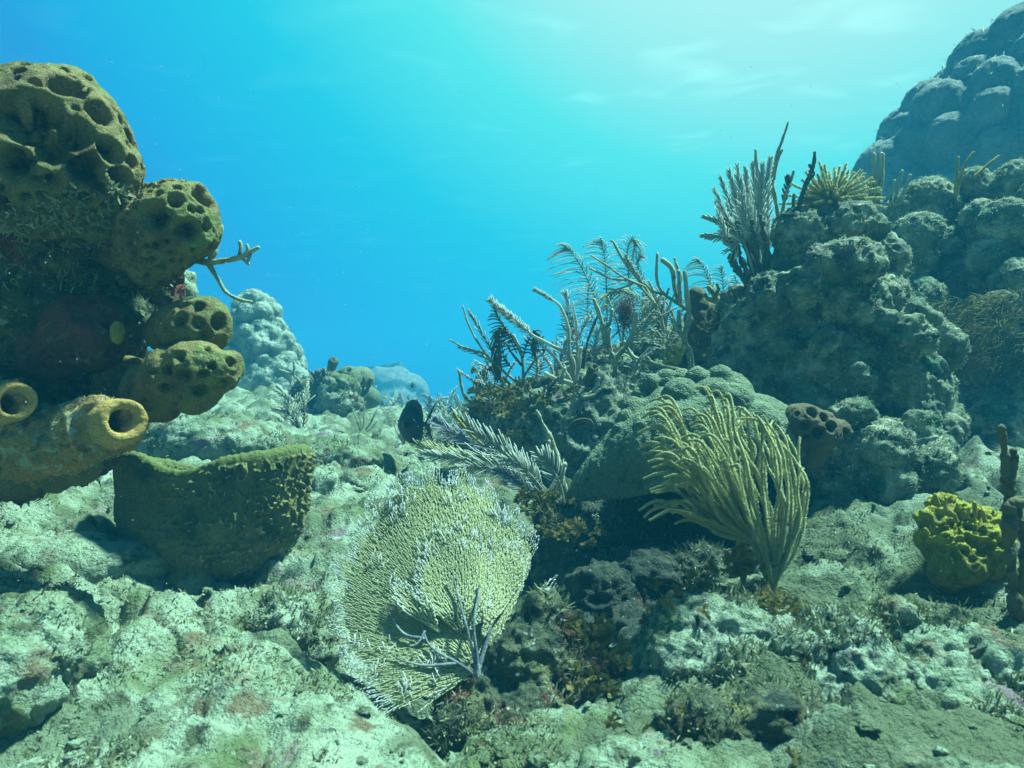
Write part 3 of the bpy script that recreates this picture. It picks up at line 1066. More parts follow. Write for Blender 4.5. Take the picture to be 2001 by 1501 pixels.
# rocks by the sea fan and on the left floor
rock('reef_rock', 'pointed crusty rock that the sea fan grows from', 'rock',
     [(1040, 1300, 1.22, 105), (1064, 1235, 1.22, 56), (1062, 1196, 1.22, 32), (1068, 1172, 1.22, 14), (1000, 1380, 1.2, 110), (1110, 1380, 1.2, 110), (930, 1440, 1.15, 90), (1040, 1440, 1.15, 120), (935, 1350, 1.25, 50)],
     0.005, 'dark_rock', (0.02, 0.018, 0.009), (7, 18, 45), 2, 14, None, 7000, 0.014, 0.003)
rock('reef_rock', 'blocky crusted rock on the pale floor left of the sea fan', 'rock',
     [(560, 1240, 1.38, 66), (600, 1210, 1.4, 48), (540, 1290, 1.36, 50), (610, 1270, 1.38, 50), (545, 1180, 1.42, 30)], 0.005, 'rock', (0.02, 0.014, 0.008), (8, 18, 45), 2, 19, None, 2500, 0.011, 0.003)
rock('reef_rock', 'low knobbly pale rock in the bottom left corner', 'rock',
     [(60, 1290, 1.05, 110), (110, 1250, 1.1, 80), (0, 1330, 1.0, 110), (-60, 1250, 1.1, 110)], 0.005, 'seabed', (0.02, 0.020, 0.010), (8, 18, 45), 2, 23, (22, 0.012), 2500, 0.010, 0.003)
rock('reef_rock', 'smooth low boulder lying in the shadow left of the vase sponge', 'rock',
     [(150, 1110, 1.6, 90, 1.3, 1, .7), (240, 1100, 1.62, 70, 1.3, 1, .7), (60, 1110, 1.6, 60)], 0.006, 'seabed', (0.02, 0.008, 0.003), (5, 12, 38), 4, 27)
rock('reef_rock', 'rounded pale boulder behind the rim of the vase sponge', 'rock',
     [(420, 870, 2.6, 90, 1.4, 1, .7), (330, 860, 2.6, 70, 1.3, 1, .7), (490, 890, 2.6, 40)], 0.009, 'seabed', (0.03, 0.022, 0.010), (5, 12, 38), 3, 29, None, 2500, .014, .004)
rock('reef_rock', 'pale hummock on the floor right of the vase sponge', 'rock',
     [(660, 900, 2.5, 60, 1.5, 1, .6), (620, 960, 2.3, 60, 1.3, 1, .8), (720, 950, 2.3, 50, 1.4, 1, .6)], 0.009, 'seabed', (0.03, 0.022, 0.012), (5, 12, 38), 3, 31, None, 2000, .014, .004)

# middle mound
rock('reef_mound', 'rugged pale mound covered in sea rods and feathery plumes', 'reef',
     [(980, 850, 2.6, 85), (940, 830, 2.6, 50), (1060, 850, 2.6, 110), (1150, 860, 2.7, 140), (1180, 800, 2.8, 120), (1260, 780, 2.9, 120), (1350, 760, 2.9, 130), (1440, 740, 2.9, 140),
      (1400, 700, 3.0, 90), (1300, 710, 3.0, 66), (1115, 750, 2.8, 45), (1520, 800, 2.8, 190), (1330, 880, 2.7, 160), (1200, 960, 2.65, 150), (1080, 960, 2.6, 120), (1450, 640, 3.0, 60), (1340, 685, 2.9, 52), (1200, 740, 2.85, 60)],
     0.0105, 'rock', (0.05, 0.045, 0.020), (4.5, 12, 34), 2, 33, None, 22000, 0.020, 0.0042)
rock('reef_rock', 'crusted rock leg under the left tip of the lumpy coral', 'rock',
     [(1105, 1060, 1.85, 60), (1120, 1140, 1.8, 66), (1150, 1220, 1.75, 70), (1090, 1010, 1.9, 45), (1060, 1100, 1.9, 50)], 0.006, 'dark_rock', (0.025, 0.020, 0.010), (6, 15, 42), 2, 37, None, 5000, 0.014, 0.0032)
rock('reef_rock', 'rock wall beneath the overhang of the lumpy coral, its shade put into the colour', 'rock',
     [(1290, 1080, 2.15, 150), (1200, 1100, 2.15, 110), (1400, 1080, 2.1, 130), (1480, 1020, 2.05, 100), (1330, 980, 2.1, 120)], 0.009, 'shade_tinted_rock', (0.04, 0.03, 0.014), (5, 13, 38), 2, 39, None, 4000, 0.016, 0.004)
rock('reef_rock', 'low rock added in the pit below the overhang, coloured dark as shade', 'rock',
     [(1180, 1190, 1.62, 75), (1270, 1170, 1.68, 90), (1370, 1150, 1.68, 80), (1230, 1250, 1.50, 60), (1140, 1250, 1.52, 50), (1310, 1220, 1.56, 55)], 0.006, 'shade_tinted_rock', (0.03, 0.026, 0.013), (6, 15, 42), 2, 91, None, 6000, 0.015, 0.0035)  # mound added with a dark colour so the pit looks shaded


# lumpy star coral with a flat underside
def star_coral():
    core = [(1155, 946, 1.87, 34), (1195, 922, 1.89, 54), (1240, 895, 1.92, 72), (1290, 866, 1.95, 88), (1350, 850, 1.97, 105), (1430, 870, 1.98, 110), (1490, 890, 2.0, 90), (1122, 970, 1.85, 16), (1138, 962, 1.86, 22), (1106, 978, 1.84, 9), (1260, 930, 1.86, 50), (1350, 930, 1.88, 55)]
    for line in ([(1112, 976, 1.85, 10), (1180, 962, 1.80, 26), (1300, 940, 1.77, 46), (1450, 915, 1.79, 58)], [(1118, 966, 1.86, 12), (1170, 935, 1.83, 40), (1260, 890, 1.82, 76), (1350, 860, 1.84, 98), (1470, 870, 1.88, 104)], [(1135, 948, 1.87, 16), (1200, 890, 1.90, 40), (1290, 830, 1.93, 62), (1400, 800, 1.97, 80)]):
        core += [tuple(q) for q in catmull(line, 26)]
    kn = [(1272, 752, 22), (1330, 778, 40), (1392, 775, 38), (1240, 800, 26), (1212, 842, 18), (1300, 812, 28), (1258, 836, 22), (1365, 745, 26), (1195, 868, 15), (1232, 866, 16), (1278, 862, 20), (1300, 745, 22), (1430, 790, 40), (1480, 830, 44),
          (1225, 818, 20), (1180, 890, 12), (1330, 740, 18), (1250, 775, 18), (1340, 830, 26), (1310, 850, 22), (1215, 895, 13), (1255, 895, 16), (1410, 740, 26)]
    V0, Q0 = blob_union(core, 0.012, 2)
    N0 = normals(V0, Q0)
    toc = V0 - CAM
    dist = np.linalg.norm(toc, axis=1)
    bl = list(core)
    for x, y, r in [q for q in kn if q[1] < 860]:
        d = P(x, y, 1.0) - CAM
        d /= np.linalg.norm(d)
        k = int(np.argmin(np.linalg.norm(toc - (toc @ d)[:, None] * d, axis=1) / dist + np.where((N0 * toc).sum(1) < 0.2 * dist, 0, 9)))
        dep = (V0[k] - CAM) @ np.array([0, cp, sp_]) + 0.80 * r / F * 1.9
        bl.append((x, y, dep, r))
    V, Q = blob_union(bl, 0.0052, 2)
    pl = P(1100, 985, 1.86)
    zc = pl[2] + 0.22 * np.maximum(0, V[:, 0] - pl[0]) + 0.02 * fbm(V * [1, 1, 0], 6, 2, 3)
    low = V[:, 2] < zc
    V[low, 2] = zc[low] - 0.12 * (zc[low] - V[low, 2])
    N = normals(V, Q)
    V = V + N * (0.008 * fbm(V, 8, 2, 4) + 0.004 * fbm(V, 26, 3, 9, mode='billow') + 0.003 * fbm(V, 80, 2, 8))[:, None]
    mb = MB()
    mb.add(V, Q)
    b = V.mean(0)
    b[2] = V[:, 2].min()
    tag(mk('star_coral', mb, M['coral'], None, b), 'lumpy dome of star coral with a flat overhanging lower lip', 'coral')


star_coral()

# right pinnacle and its lobed neighbours
PINN = ([(1640, 530, 2.36, 66), (1575, 540, 2.38, 54), (1545, 620, 2.36, 90), (1620, 650, 2.33, 120), (1690, 700, 2.32, 125), (1600, 760, 2.3, 145), (1710, 800, 2.25, 130), (1500, 690, 2.4, 80), (1480, 640, 2.45, 45),
      (1640, 900, 2.1, 120), (1740, 920, 2.0, 110), (1560, 900, 2.2, 110), (1690, 980, 2.0, 90), (1770, 700, 2.25, 55), (1780, 780, 2.2, 60), (1760, 640, 2.26, 40), (1460, 600, 2.5, 28), (1700, 610, 2.3, 50)]
     + lobes([(1570, 420, 30, 520, 2.36), (1605, 398, 27, 520, 2.36), (1642, 392, 30, 520, 2.33), (1677, 408, 30, 540, 2.30), (1708, 428, 25, 570, 2.28), (1722, 480, 22, 620, 2.27), (1545, 462, 26, 560, 2.34), (1690, 500, 30, 640, 2.09),
              (1655, 466, 32, 600, 2.09), (1612, 480, 30, 600, 2.11), (1720, 560, 24, 660, 2.11), (1580, 520, 30, 640, 2.13), (1770, 640, 30, 760, 2.07), (1735, 610, 26, 720, 2.07)]))
rock('reef_pinnacle', 'tall craggy reef pinnacle with small rounded knobs along its top', 'reef', PINN, 0.0072, 'lobe_coral', (0.024, 0.030, 0.013), (5, 14, 38), 1, 43, None, 36000, 0.0075, 0.002, None, 'fuzz',
     bumps(PINN, 0.02, 75, 0.12, 0.045, 0.10, 4, 0.35), 0.1)
rock('lobed_coral', 'cluster of tall rounded coral lobes just right of the craggy pinnacle', 'coral',
     [(1800, 600, 3.00, 90), (1870, 620, 2.95, 90), (1830, 760, 2.85, 100), (1900, 780, 2.75, 90), (1850, 860, 2.65, 100), (1760, 560, 3.05, 60)]
     + lobes([(1815, 350, 58, 600, 3.02), (1770, 378, 34, 560, 3.02), (1866, 396, 28, 560, 3.00), (1786, 416, 44, 640, 2.84), (1884, 440, 20, 580, 2.94), (1842, 446, 32, 620, 2.86), (1868, 508, 28, 660, 2.80), (1908, 474, 20, 600, 2.90),
              (1800, 545, 46, 740, 2.74), (1855, 585, 36, 760, 2.72), (1903, 560, 24, 720, 2.78), (1742, 470, 26, 640, 2.92), (1835, 690, 40, 820, 2.68), (1895, 670, 34, 820, 2.68)]),
     0.0075, 'lobe_coral', (0.006, 0.015, 0.010), (6, 15, 42), 1, 47, None, 30000, 0.010, 0.0022, None, 'fuzz', (), 0.1)
rock('lobed_coral', 'rounded coral lobes rising against the right edge of the picture', 'coral',
     [(2000, 660, 2.70, 100), (2090, 600, 2.70, 150), (1960, 730, 2.65, 90), (2060, 800, 2.60, 160), (1950, 860, 2.53, 100), (1880, 900, 2.53, 80), (2060, 950, 2.50, 160), (1900, 960, 2.50, 70), (1820, 950, 2.55, 70)]
     + lobes([(1898, 332, 30, 470, 2.97), (1940, 344, 32, 520, 2.93), (1985, 318, 42, 540, 2.89), (1920, 392, 34, 560, 2.79), (1966, 390, 48, 620, 2.69), (2020, 400, 56, 640, 2.65), (1934, 470, 36, 680, 2.67), (1988, 505, 46, 740, 2.57),
              (1948, 570, 40, 780, 2.53), (2060, 340, 60, 600, 2.75), (2040, 560, 60, 800, 2.53)]),
     0.0075, 'lobe_coral', (0.006, 0.015, 0.010), (6, 15, 42), 1, 53, None, 30000, 0.010, 0.0022, None, 'fuzz', (), 0.1)
HEAD = [(1990, 375, 6.2, 250), (2090, 270, 6.2, 240), (1895, 360, 6.2, 160), (1815, 370, 6.2, 100), (2230, 330, 6.6, 320), (1990, 590, 6.2, 240), (1915, 250, 6.4, 100), (1775, 430, 6.2, 66), (1985, 190, 6.4, 105), (2070, 160, 6.4, 115)]
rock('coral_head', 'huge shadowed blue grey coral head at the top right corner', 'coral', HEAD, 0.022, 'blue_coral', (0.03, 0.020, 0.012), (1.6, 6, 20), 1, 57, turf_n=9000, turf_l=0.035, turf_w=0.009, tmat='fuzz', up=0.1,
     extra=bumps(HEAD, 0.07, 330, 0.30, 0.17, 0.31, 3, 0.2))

# far left corals
PILL = [(500, 625, 5.4, 42), (512, 680, 5.4, 58), (520, 735, 5.4, 68), (475, 690, 5.4, 55), (492, 598, 5.4, 26), (470, 740, 5.4, 70), (545, 770, 5.4, 55)]
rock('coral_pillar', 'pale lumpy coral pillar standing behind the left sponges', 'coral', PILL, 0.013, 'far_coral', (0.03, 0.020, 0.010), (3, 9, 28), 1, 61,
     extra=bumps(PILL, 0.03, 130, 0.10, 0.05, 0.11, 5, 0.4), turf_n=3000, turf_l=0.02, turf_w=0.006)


def round_sponges():
    lob = [(706, 742, 4.55, 26), (682, 742, 4.5, 28), (722, 778, 4.5, 22), (700, 790, 4.45, 20), (690, 770, 4.5, 24), (660, 745, 4.55, 22)]
    V, Q = blob_union(lob, 0.010, 2)
    N = normals(V, Q)
    mouths = [(681, 723, 6), (705, 755, 5), (711, 782, 5), (663, 730, 5)]
    toc = V - CAM
    dist = np.linalg.norm(toc, axis=1)
    cs, rs = [], []
    for px, py, rp in mouths:
        d = P(px, py, 1) - CAM
        d /= np.linalg.norm(d)
        k = int(np.argmin(np.linalg.norm(toc - (toc @ d)[:, None] * d, axis=1) / dist + np.where((N * toc).sum(1) < 0, 0, 9)))
        cs.append(V[k])
        rs.append(rp / F * dist[k])
    V = V + N * (0.008 * fbm(V, 7, 2, 5))[:, None]
    V = pits(V, N, cs, rs, 1.2, 0.5)
    mb = MB()
    mb.add(V, Q)
    b = V.mean(0)
    b[2] = V[:, 2].min()
    tag(mk('ball_sponge', mb, M['coral'], None, b), 'cluster of smooth round grey sponges with small mouths on the far floor', 'sponge')


round_sponges()
rock('reef_rock', 'rough white crusted rock in front of the round grey sponges', 'rock', [(662, 770, 4.25, 30), (668, 795, 4.2, 32), (650, 790, 4.25, 26), (640, 760, 4.3, 18)], 0.010, 'seabed', (0.03, 0.03, 0.02), (6, 14, 40), 2, 67, (18, 0.03), 1500, .02, .006)
rock('reef_rock', 'dark low rock left of the white crusted rock', 'rock', [(605, 775, 4.4, 34), (585, 785, 4.4, 24), (630, 785, 4.4, 24)], 0.012, 'dark_rock', (0.03, 0.03, 0.02), (6, 14, 40), 2, 68, None, 1200, .025, .007)
rock('coral_head', 'rounded blue boulder fading into the open water', 'coral', [(768, 768, 21.0, 46), (745, 775, 21.0, 40), (795, 788, 21.0, 28), (770, 810, 21.0, 66), (742, 752, 21.0, 34), (800, 768, 21.0, 34)], 0.09, 'blue_coral', (0.14, 0.10, 0.04), (0.9, 3, 10), 3, 71)
mb = MB()
nn = 26
gx = np.linspace(-1, 1, nn)
bl = []
for ax in range(3):
    for sg in (-1, 1):
        a, b_ = np.meshgrid(gx, gx, indexing='ij')
        pt = np.zeros((nn * nn, 3))
        pt[:, ax] = sg
        pt[:, (ax + 1) % 3] = a.ravel()
        pt[:, (ax + 2) % 3] = b_.ravel()
        i = np.arange(nn - 1)[:, None] * nn
        j = np.arange(nn - 1)[None]
        q = np.stack([i + j, i + nn + j, i + nn + j + 1, i + j + 1], -1).reshape(-1, 4)
        if sg < 0:
            q = q[:, ::-1]
        c = P(757, 735, 26)
        V = pt * np.array([0.52, 0.6, 1.25]) + c + np.array([0, 0, -.85]) + np.array([0, 0, .12]) * pt[:, :1] * (pt[:, 2:3] > 0)
        V = V + 0.14 * np.stack([fbm(V, 2.2, 3, 8 + k) for k in range(3)], 1)
        mb.add(V, q)
tag(mk('reef_block', mb, M['dark_rock'], None, P(757, 790, 26)), 'dim flat topped block behind the rounded blue boulder', 'rock')


# ------------------------------------------------------------------ sea fan
def fan_blade(mb, origin, ax_u, ax_v, ax_n, outline, gap, curve, rt=0.0009, seed=0, sheet=True, r_in=0.02, tips=0.036, twist=0.0):
    """reticulate fan: outline is [(angle deg from ax_v, radius m)], branches fork outward so their gap stays even"""
    r = np.random.default_rng(seed)
    oa = np.radians([o[0] for o in outline])
    orr = np.array([o[1] for o in outline])
    a0, a1 = oa[0], oa[-1]
    Rm = lambda a: np.interp(a, oa, orr)

    def pos(a, rad, lift=0.0):
        x, y = rad * np.sin(a), rad * np.cos(a)
        z = curve(x, y)
        return origin + np.multiply.outer(x, ax_u) + np.multiply.outer(y, ax_v) + np.multiply.outer(z + lift, ax_n)
    step = gap * 1.9
    levels = np.arange(r_in, orr.max() + step, step)
    prev = None
    edge_j = {}
    for li, rad in enumerate(levels):
        m = max(4, int((a1 - a0) * rad / gap))
        a = a0 + (np.arange(m) + 0.5) / m * (a1 - a0) + r.normal(size=m) * 0.38 * gap / max(rad, 0.02)
        rj = rad + r.uniform(-.5, .5, m) * step * 0.9
        if prev is not None:
            pa, pr = prev
            for k in range(m):
                lim = Rm(a[k]) * (1 + 0.05 * math.sin(a[k] * 37 + seed) + 0.03 * math.sin(a[k] * 91))
                if rj[k] > lim + tips * 0.3:
                    continue
                w = np.abs(pa - a[k])
                p = int(np.argmin(w))
                if pr[p] > Rm(pa[p]) + tips * 0.3:
                    continue
                e = (rj[k] - (lim - tips)) / tips
                tv0, tv1 = 0.35 + 0.65 * np.clip(e - 0.3, 0, 1), 0.4 + 0.6 * np.clip(e, 0, 1)
                rad_k = rt * (1 + 2.2 * max(0, 1 - rj[k] / 0.12)) * r.uniform(0.85, 1.25)
                lift = 0.0022 if e < 0.1 else 0.0022 + 0.004 * e * r.uniform(-0.5, 1.5)
                q = np.stack([pos(pa[p], pr[p], 0.0020), pos((pa[p] + a[k]) / 2, (pr[p] + rj[k]) / 2, 0.0024), pos(a[k], rj[k], lift)])
                mb.tube(q, [rad_k, rad_k * .95, rad_k * (0.9 if e < .2 else 1.1)], 4, [tv0, (tv0 + tv1) / 2, tv1])
                if e < 0 and r.random() < 0.55 and p + 1 < len(pa):       # cross link
                    q2 = np.stack([pos(a[k], rj[k], .002), pos(pa[min(p + 1, len(pa) - 1)], pr[min(p + 1, len(pa) - 1)], .002)])
                    if np.linalg.norm(q2[0] - q2[1]) < gap * 3.5:
                        mb.tube(q2, rt * 0.7, 4, 0.35, False)
        prev = (a, rj)
    if sheet:
        nA, nR_ = 150, 70
        aa = np.linspace(a0, a1, nA)
        V = []
        for side in (0, 1):
            for s in np.linspace(0.06, 1, nR_):
                jag = 1 - 0.02 * np.abs(np.sin(aa * 60 + seed)) - 0.03 * np.abs(np.sin(aa * 23 + seed))
                rad = s * (Rm(aa) - tips * 0.45) * (1 if s < 0.9 else jag)
                V.append(pos(aa, rad, -0.0008 * side))
        V = np.vstack(V)
        k = np.arange(nR_ - 1)[:, None] * nA
        j = np.arange(nA - 1)[None]
        q = np.stack([k + j, k + j + 1, k + nA + j + 1, k + nA + j], -1).reshape(-1, 4)
        b = q[:, ::-1] + nR_ * nA
        e1 = (nR_ - 1) * nA + np.arange(nA - 1)
        ed = np.stack([e1, e1 + 1, e1 + 1 + nR_ * nA, e1 + nR_ * nA], -1)
        mb.add(V, np.vstack([q, b, ed]), None, 0.0)


def sea_fan():
    d0 = 1.17
    o = P(935, 1305, d0)
    t = thing('sea_fan', 'broad yellow sea fan with white branch tips and purple stems', 'sea fan', o)
    pxm = d0 / F
    lean = math.radians(33)
    yw = math.radians(14)
    U = np.array([math.cos(yw), math.sin(yw), 0])
    fw_ = np.array([-math.sin(yw), math.cos(yw), 0])
    Vv = fw_ * math.sin(lean) + np.array([0, 0, math.cos(lean)])
    Nn = np.cross(U, Vv)          # towards the camera
    Nn = Nn if Nn[1] < 0 else -Nn

    def loc(x, y):
        """where the sight line through a picture point meets the plane of the fan"""
        r = P(x, y, 1.0) - CAM
        q = CAM + r * (((o - CAM) @ Nn) / (r @ Nn)) - o
        return np.float64(q @ U), np.float64(q @ Vv)

    def to_ol(pts, ox, oy):
        res = []
        for x, y in pts:
            a, b = loc(x, y), loc(ox, oy)
            dx, dy = a[0] - b[0], a[1] - b[1]
            res.append((math.degrees(math.atan2(dx, dy)), math.hypot(dx, dy)))
        return sorted(res)
    # main blade; its left wing turns away to the back left
    outl = to_ol([(868, 1345), (820, 1390), (760, 1392), (715, 1340), (690, 1290), (655, 1220), (650, 1150), (660, 1090), (700, 1025), (735, 970), (765, 938), (830, 925), (880, 925), (905, 918), (960, 955), (985, 1000), (1022, 1012), (1054, 1062),
                  (1078, 1125), (1084, 1178), (1000, 1195), (985, 1225), (960, 1270)], 935, 1305)
    cur = lambda x, y: -0.9 * np.maximum(0, -x - 0.11) ** 1.5 - 0.10 * np.maximum(0, x) ** 1.3 + 0.006 * np.sin(x * 22 + y * 9) + 0.004 * np.sin(y * 31 - x * 12)
    mb = MB()
    fan_blade(mb, o, U, Vv, Nn, outl, 0.0031, cur, 0.00075, 1)
    bl_ = mk('blade', mb, M['fan'], t)
    # smaller overlapping blades in front of the main one
    subs = [  # origin px, outline px, forward offset
        (905, 1245, [(812, 1180), (815, 1120), (835, 1075), (865, 1052), (900, 1060), (925, 1045), (945, 1075), (965, 1085), (960, 1130), (955, 1180), (945, 1215)], 0.020),
        (935, 1260, [(950, 1130), (975, 1070), (995, 1050), (1020, 1075), (1030, 1105), (1010, 1150), (985, 1190)], 0.014),
        (860, 1240, [(790, 1200), (765, 1160), (775, 1140), (800, 1150), (840, 1185)], 0.026)]
    for k, (ox, oy, pts, fw) in enumerate(subs):
        mb = MB()
        dx, dy = loc(ox, oy)
        oo = o + U * dx + Vv * dy + Nn * (cur(np.float64(dx), np.float64(dy)) + 0.006)
        lf = lambda x, y, fw=fw, k=k: fw * sstep(0, 0.05, y) * 0.6 + 0.004 * np.sin(x * 60 + k) - 0.10 * np.maximum(0, y - .04) - 0.8 * x * x
        fan_blade(mb, oo, U, Vv, Nn, to_ol(pts, ox, oy), 0.0031, lf, 0.0008, 20 + k, True, 0.012, 0.024)
        mk('side_blade', mb, M['fan'], t)
    # purple stems
    for k, (pts, r0, r1) in enumerate([([(935, 1330), (925, 1290), (905, 1230), (893, 1180)], .0042, .0018), ([(935, 1325), (928, 1280), (920, 1230), (930, 1170), (932, 1150)], .004, .0016),
                                       ([(930, 1320), (890, 1295), (845, 1270), (828, 1240), (822, 1200)], .0032, .0013), ([(930, 1320), (945, 1270), (955, 1230), (960, 1180)], .005, .002),
                                       ([(890, 1298), (830, 1302), (780, 1290), (770, 1280)], .003, .0012), ([(828, 1250), (790, 1240), (765, 1205), (755, 1180)], .003, .0012),
                                       ([(828, 1240), (815, 1262), (800, 1268)], .002, .0012), ([(893, 1185), (885, 1150), (880, 1125)], .0028, .0014)]):
        mb = MB()
        w = []
        for x, y in pts:
            dx, dy = loc(x, y)
            w.append(o + U * dx + Vv * dy + Nn * (cur(np.float64(dx), np.float64(dy)) + 0.006 + (0.022 if k in (0, 1, 6, 7) else .006) * min(1, max(0, dy / 0.06))))
        rod(mb, catmull(w, 26), r0, r1, 7, 0.2, k)
        mk('stem', mb, M['fan_stem'], t)
    mb = MB()
    rod(mb, catmull([P(940, 1400, d0), P(936, 1350, d0), P(935, 1310, d0)], 12), 0.018, 0.009, 10, 0.3, 4)
    mk('holdfast', mb, M['fan_stem'], t)
    # short white twigs standing out of the shaded wing
    for x, y in [(700, 1260), (690, 1290), (795, 1340), (798, 1370), (745, 1270), (735, 1310), (830, 1300), (860, 1285), (740, 1100), (765, 1140), (850, 1320), (775, 975), (790, 965), (800, 985), (765, 995), (780, 1010), (885, 960), (892, 975), (880, 990), (975, 1005), (985, 1015), (965, 1012), (715, 1015), (730, 1005), (850, 1050), (900, 1040), (930, 1048), (830, 1080), (960, 1062), (1000, 1080), (870, 1055)]:
        dx, dy = loc(x, y)
        b0 = o + U * dx + Vv * dy + Nn * (cur(np.float64(dx), np.float64(dy)) + 0.002)
        mb = MB()
        for q in range(8):
            dv = Nn * RNG.uniform(.3, 1) + Vv * RNG.uniform(0.3, 1.2) + U * RNG.normal() * 0.6
            dv /= np.linalg.norm(dv)
            l = RNG.uniform(.008, .02)
            s = b0 + U * RNG.normal() * 0.009 + Vv * RNG.normal() * 0.008
            mb.tube(np.array([s, s + dv * l * .5, s + dv * l + Vv * l * .3]), [.0011, .001, .0008], 4, [.6, .8, 1])
        mk('twig', mb, M['fan'], bl_)


sea_fan()


# ------------------------------------------------------------------ branching soft corals
def soft_coral(name, label, cat, base, branches, mat, group=None, hold=None, holdmat=None):
    """each branch is a part: (kind, picture points, depth, options)"""
    t = thing(name, label, cat, base, group)
    if hold:
        mb = MB()
        v, f = ico(3)
        hv = v * np.array(hold) * (1 + 0.25 * fbm(v, 3, 3, 6))[:, None] + base
        mb.add(hv, None, f)
        mk('holdfast', mb, M[holdmat or mat], t)
    for k, (kind, pts, d, op) in enumerate(branches):
        mb = MB()
        path = pxpath(pts, d, op.get('n', 26), op.get('wob', 0.004))
        if kind == 'rod':
            rod(mb, path, op.get('r0', .006), op.get('r1', .004), op.get('sides', 7), op.get('knob', .22), k)
            if op.get('fuzz'):
                mm = int(plen(path) * op['fuzz'])
                tmp = MB()
                brush(tmp, path, op.get('fl', .007), op['fuzz'], .001, .0007)
                mb.v += [x for x in tmp.v]
                off = mb.n
                mb.q += [q + off for q in tmp.q]
                mb.t += [q + off for q in tmp.t]
                mb.a += tmp.a
                mb.n += tmp.n
        elif kind == 'pin':
            pinnate(mb, path, op['L'], op.get('gap', .008), op.get('ang', 55), op.get('r0', .003), op.get('rt', .0011), op.get('droop', (0, 0, 0)), op.get('start', .1), op.get('nrm', (0, -1, .15)))
        else:
            brush(mb, path, op['L'], op.get('per', 2200), op.get('r0', .0035), op.get('w', .0008), op.get('start', 0.0), op.get('lean', .5), (0.2, 1), op.get('taper', .25))
        mk('branch', mb, M[op.get('mat', mat)], t)
    return t


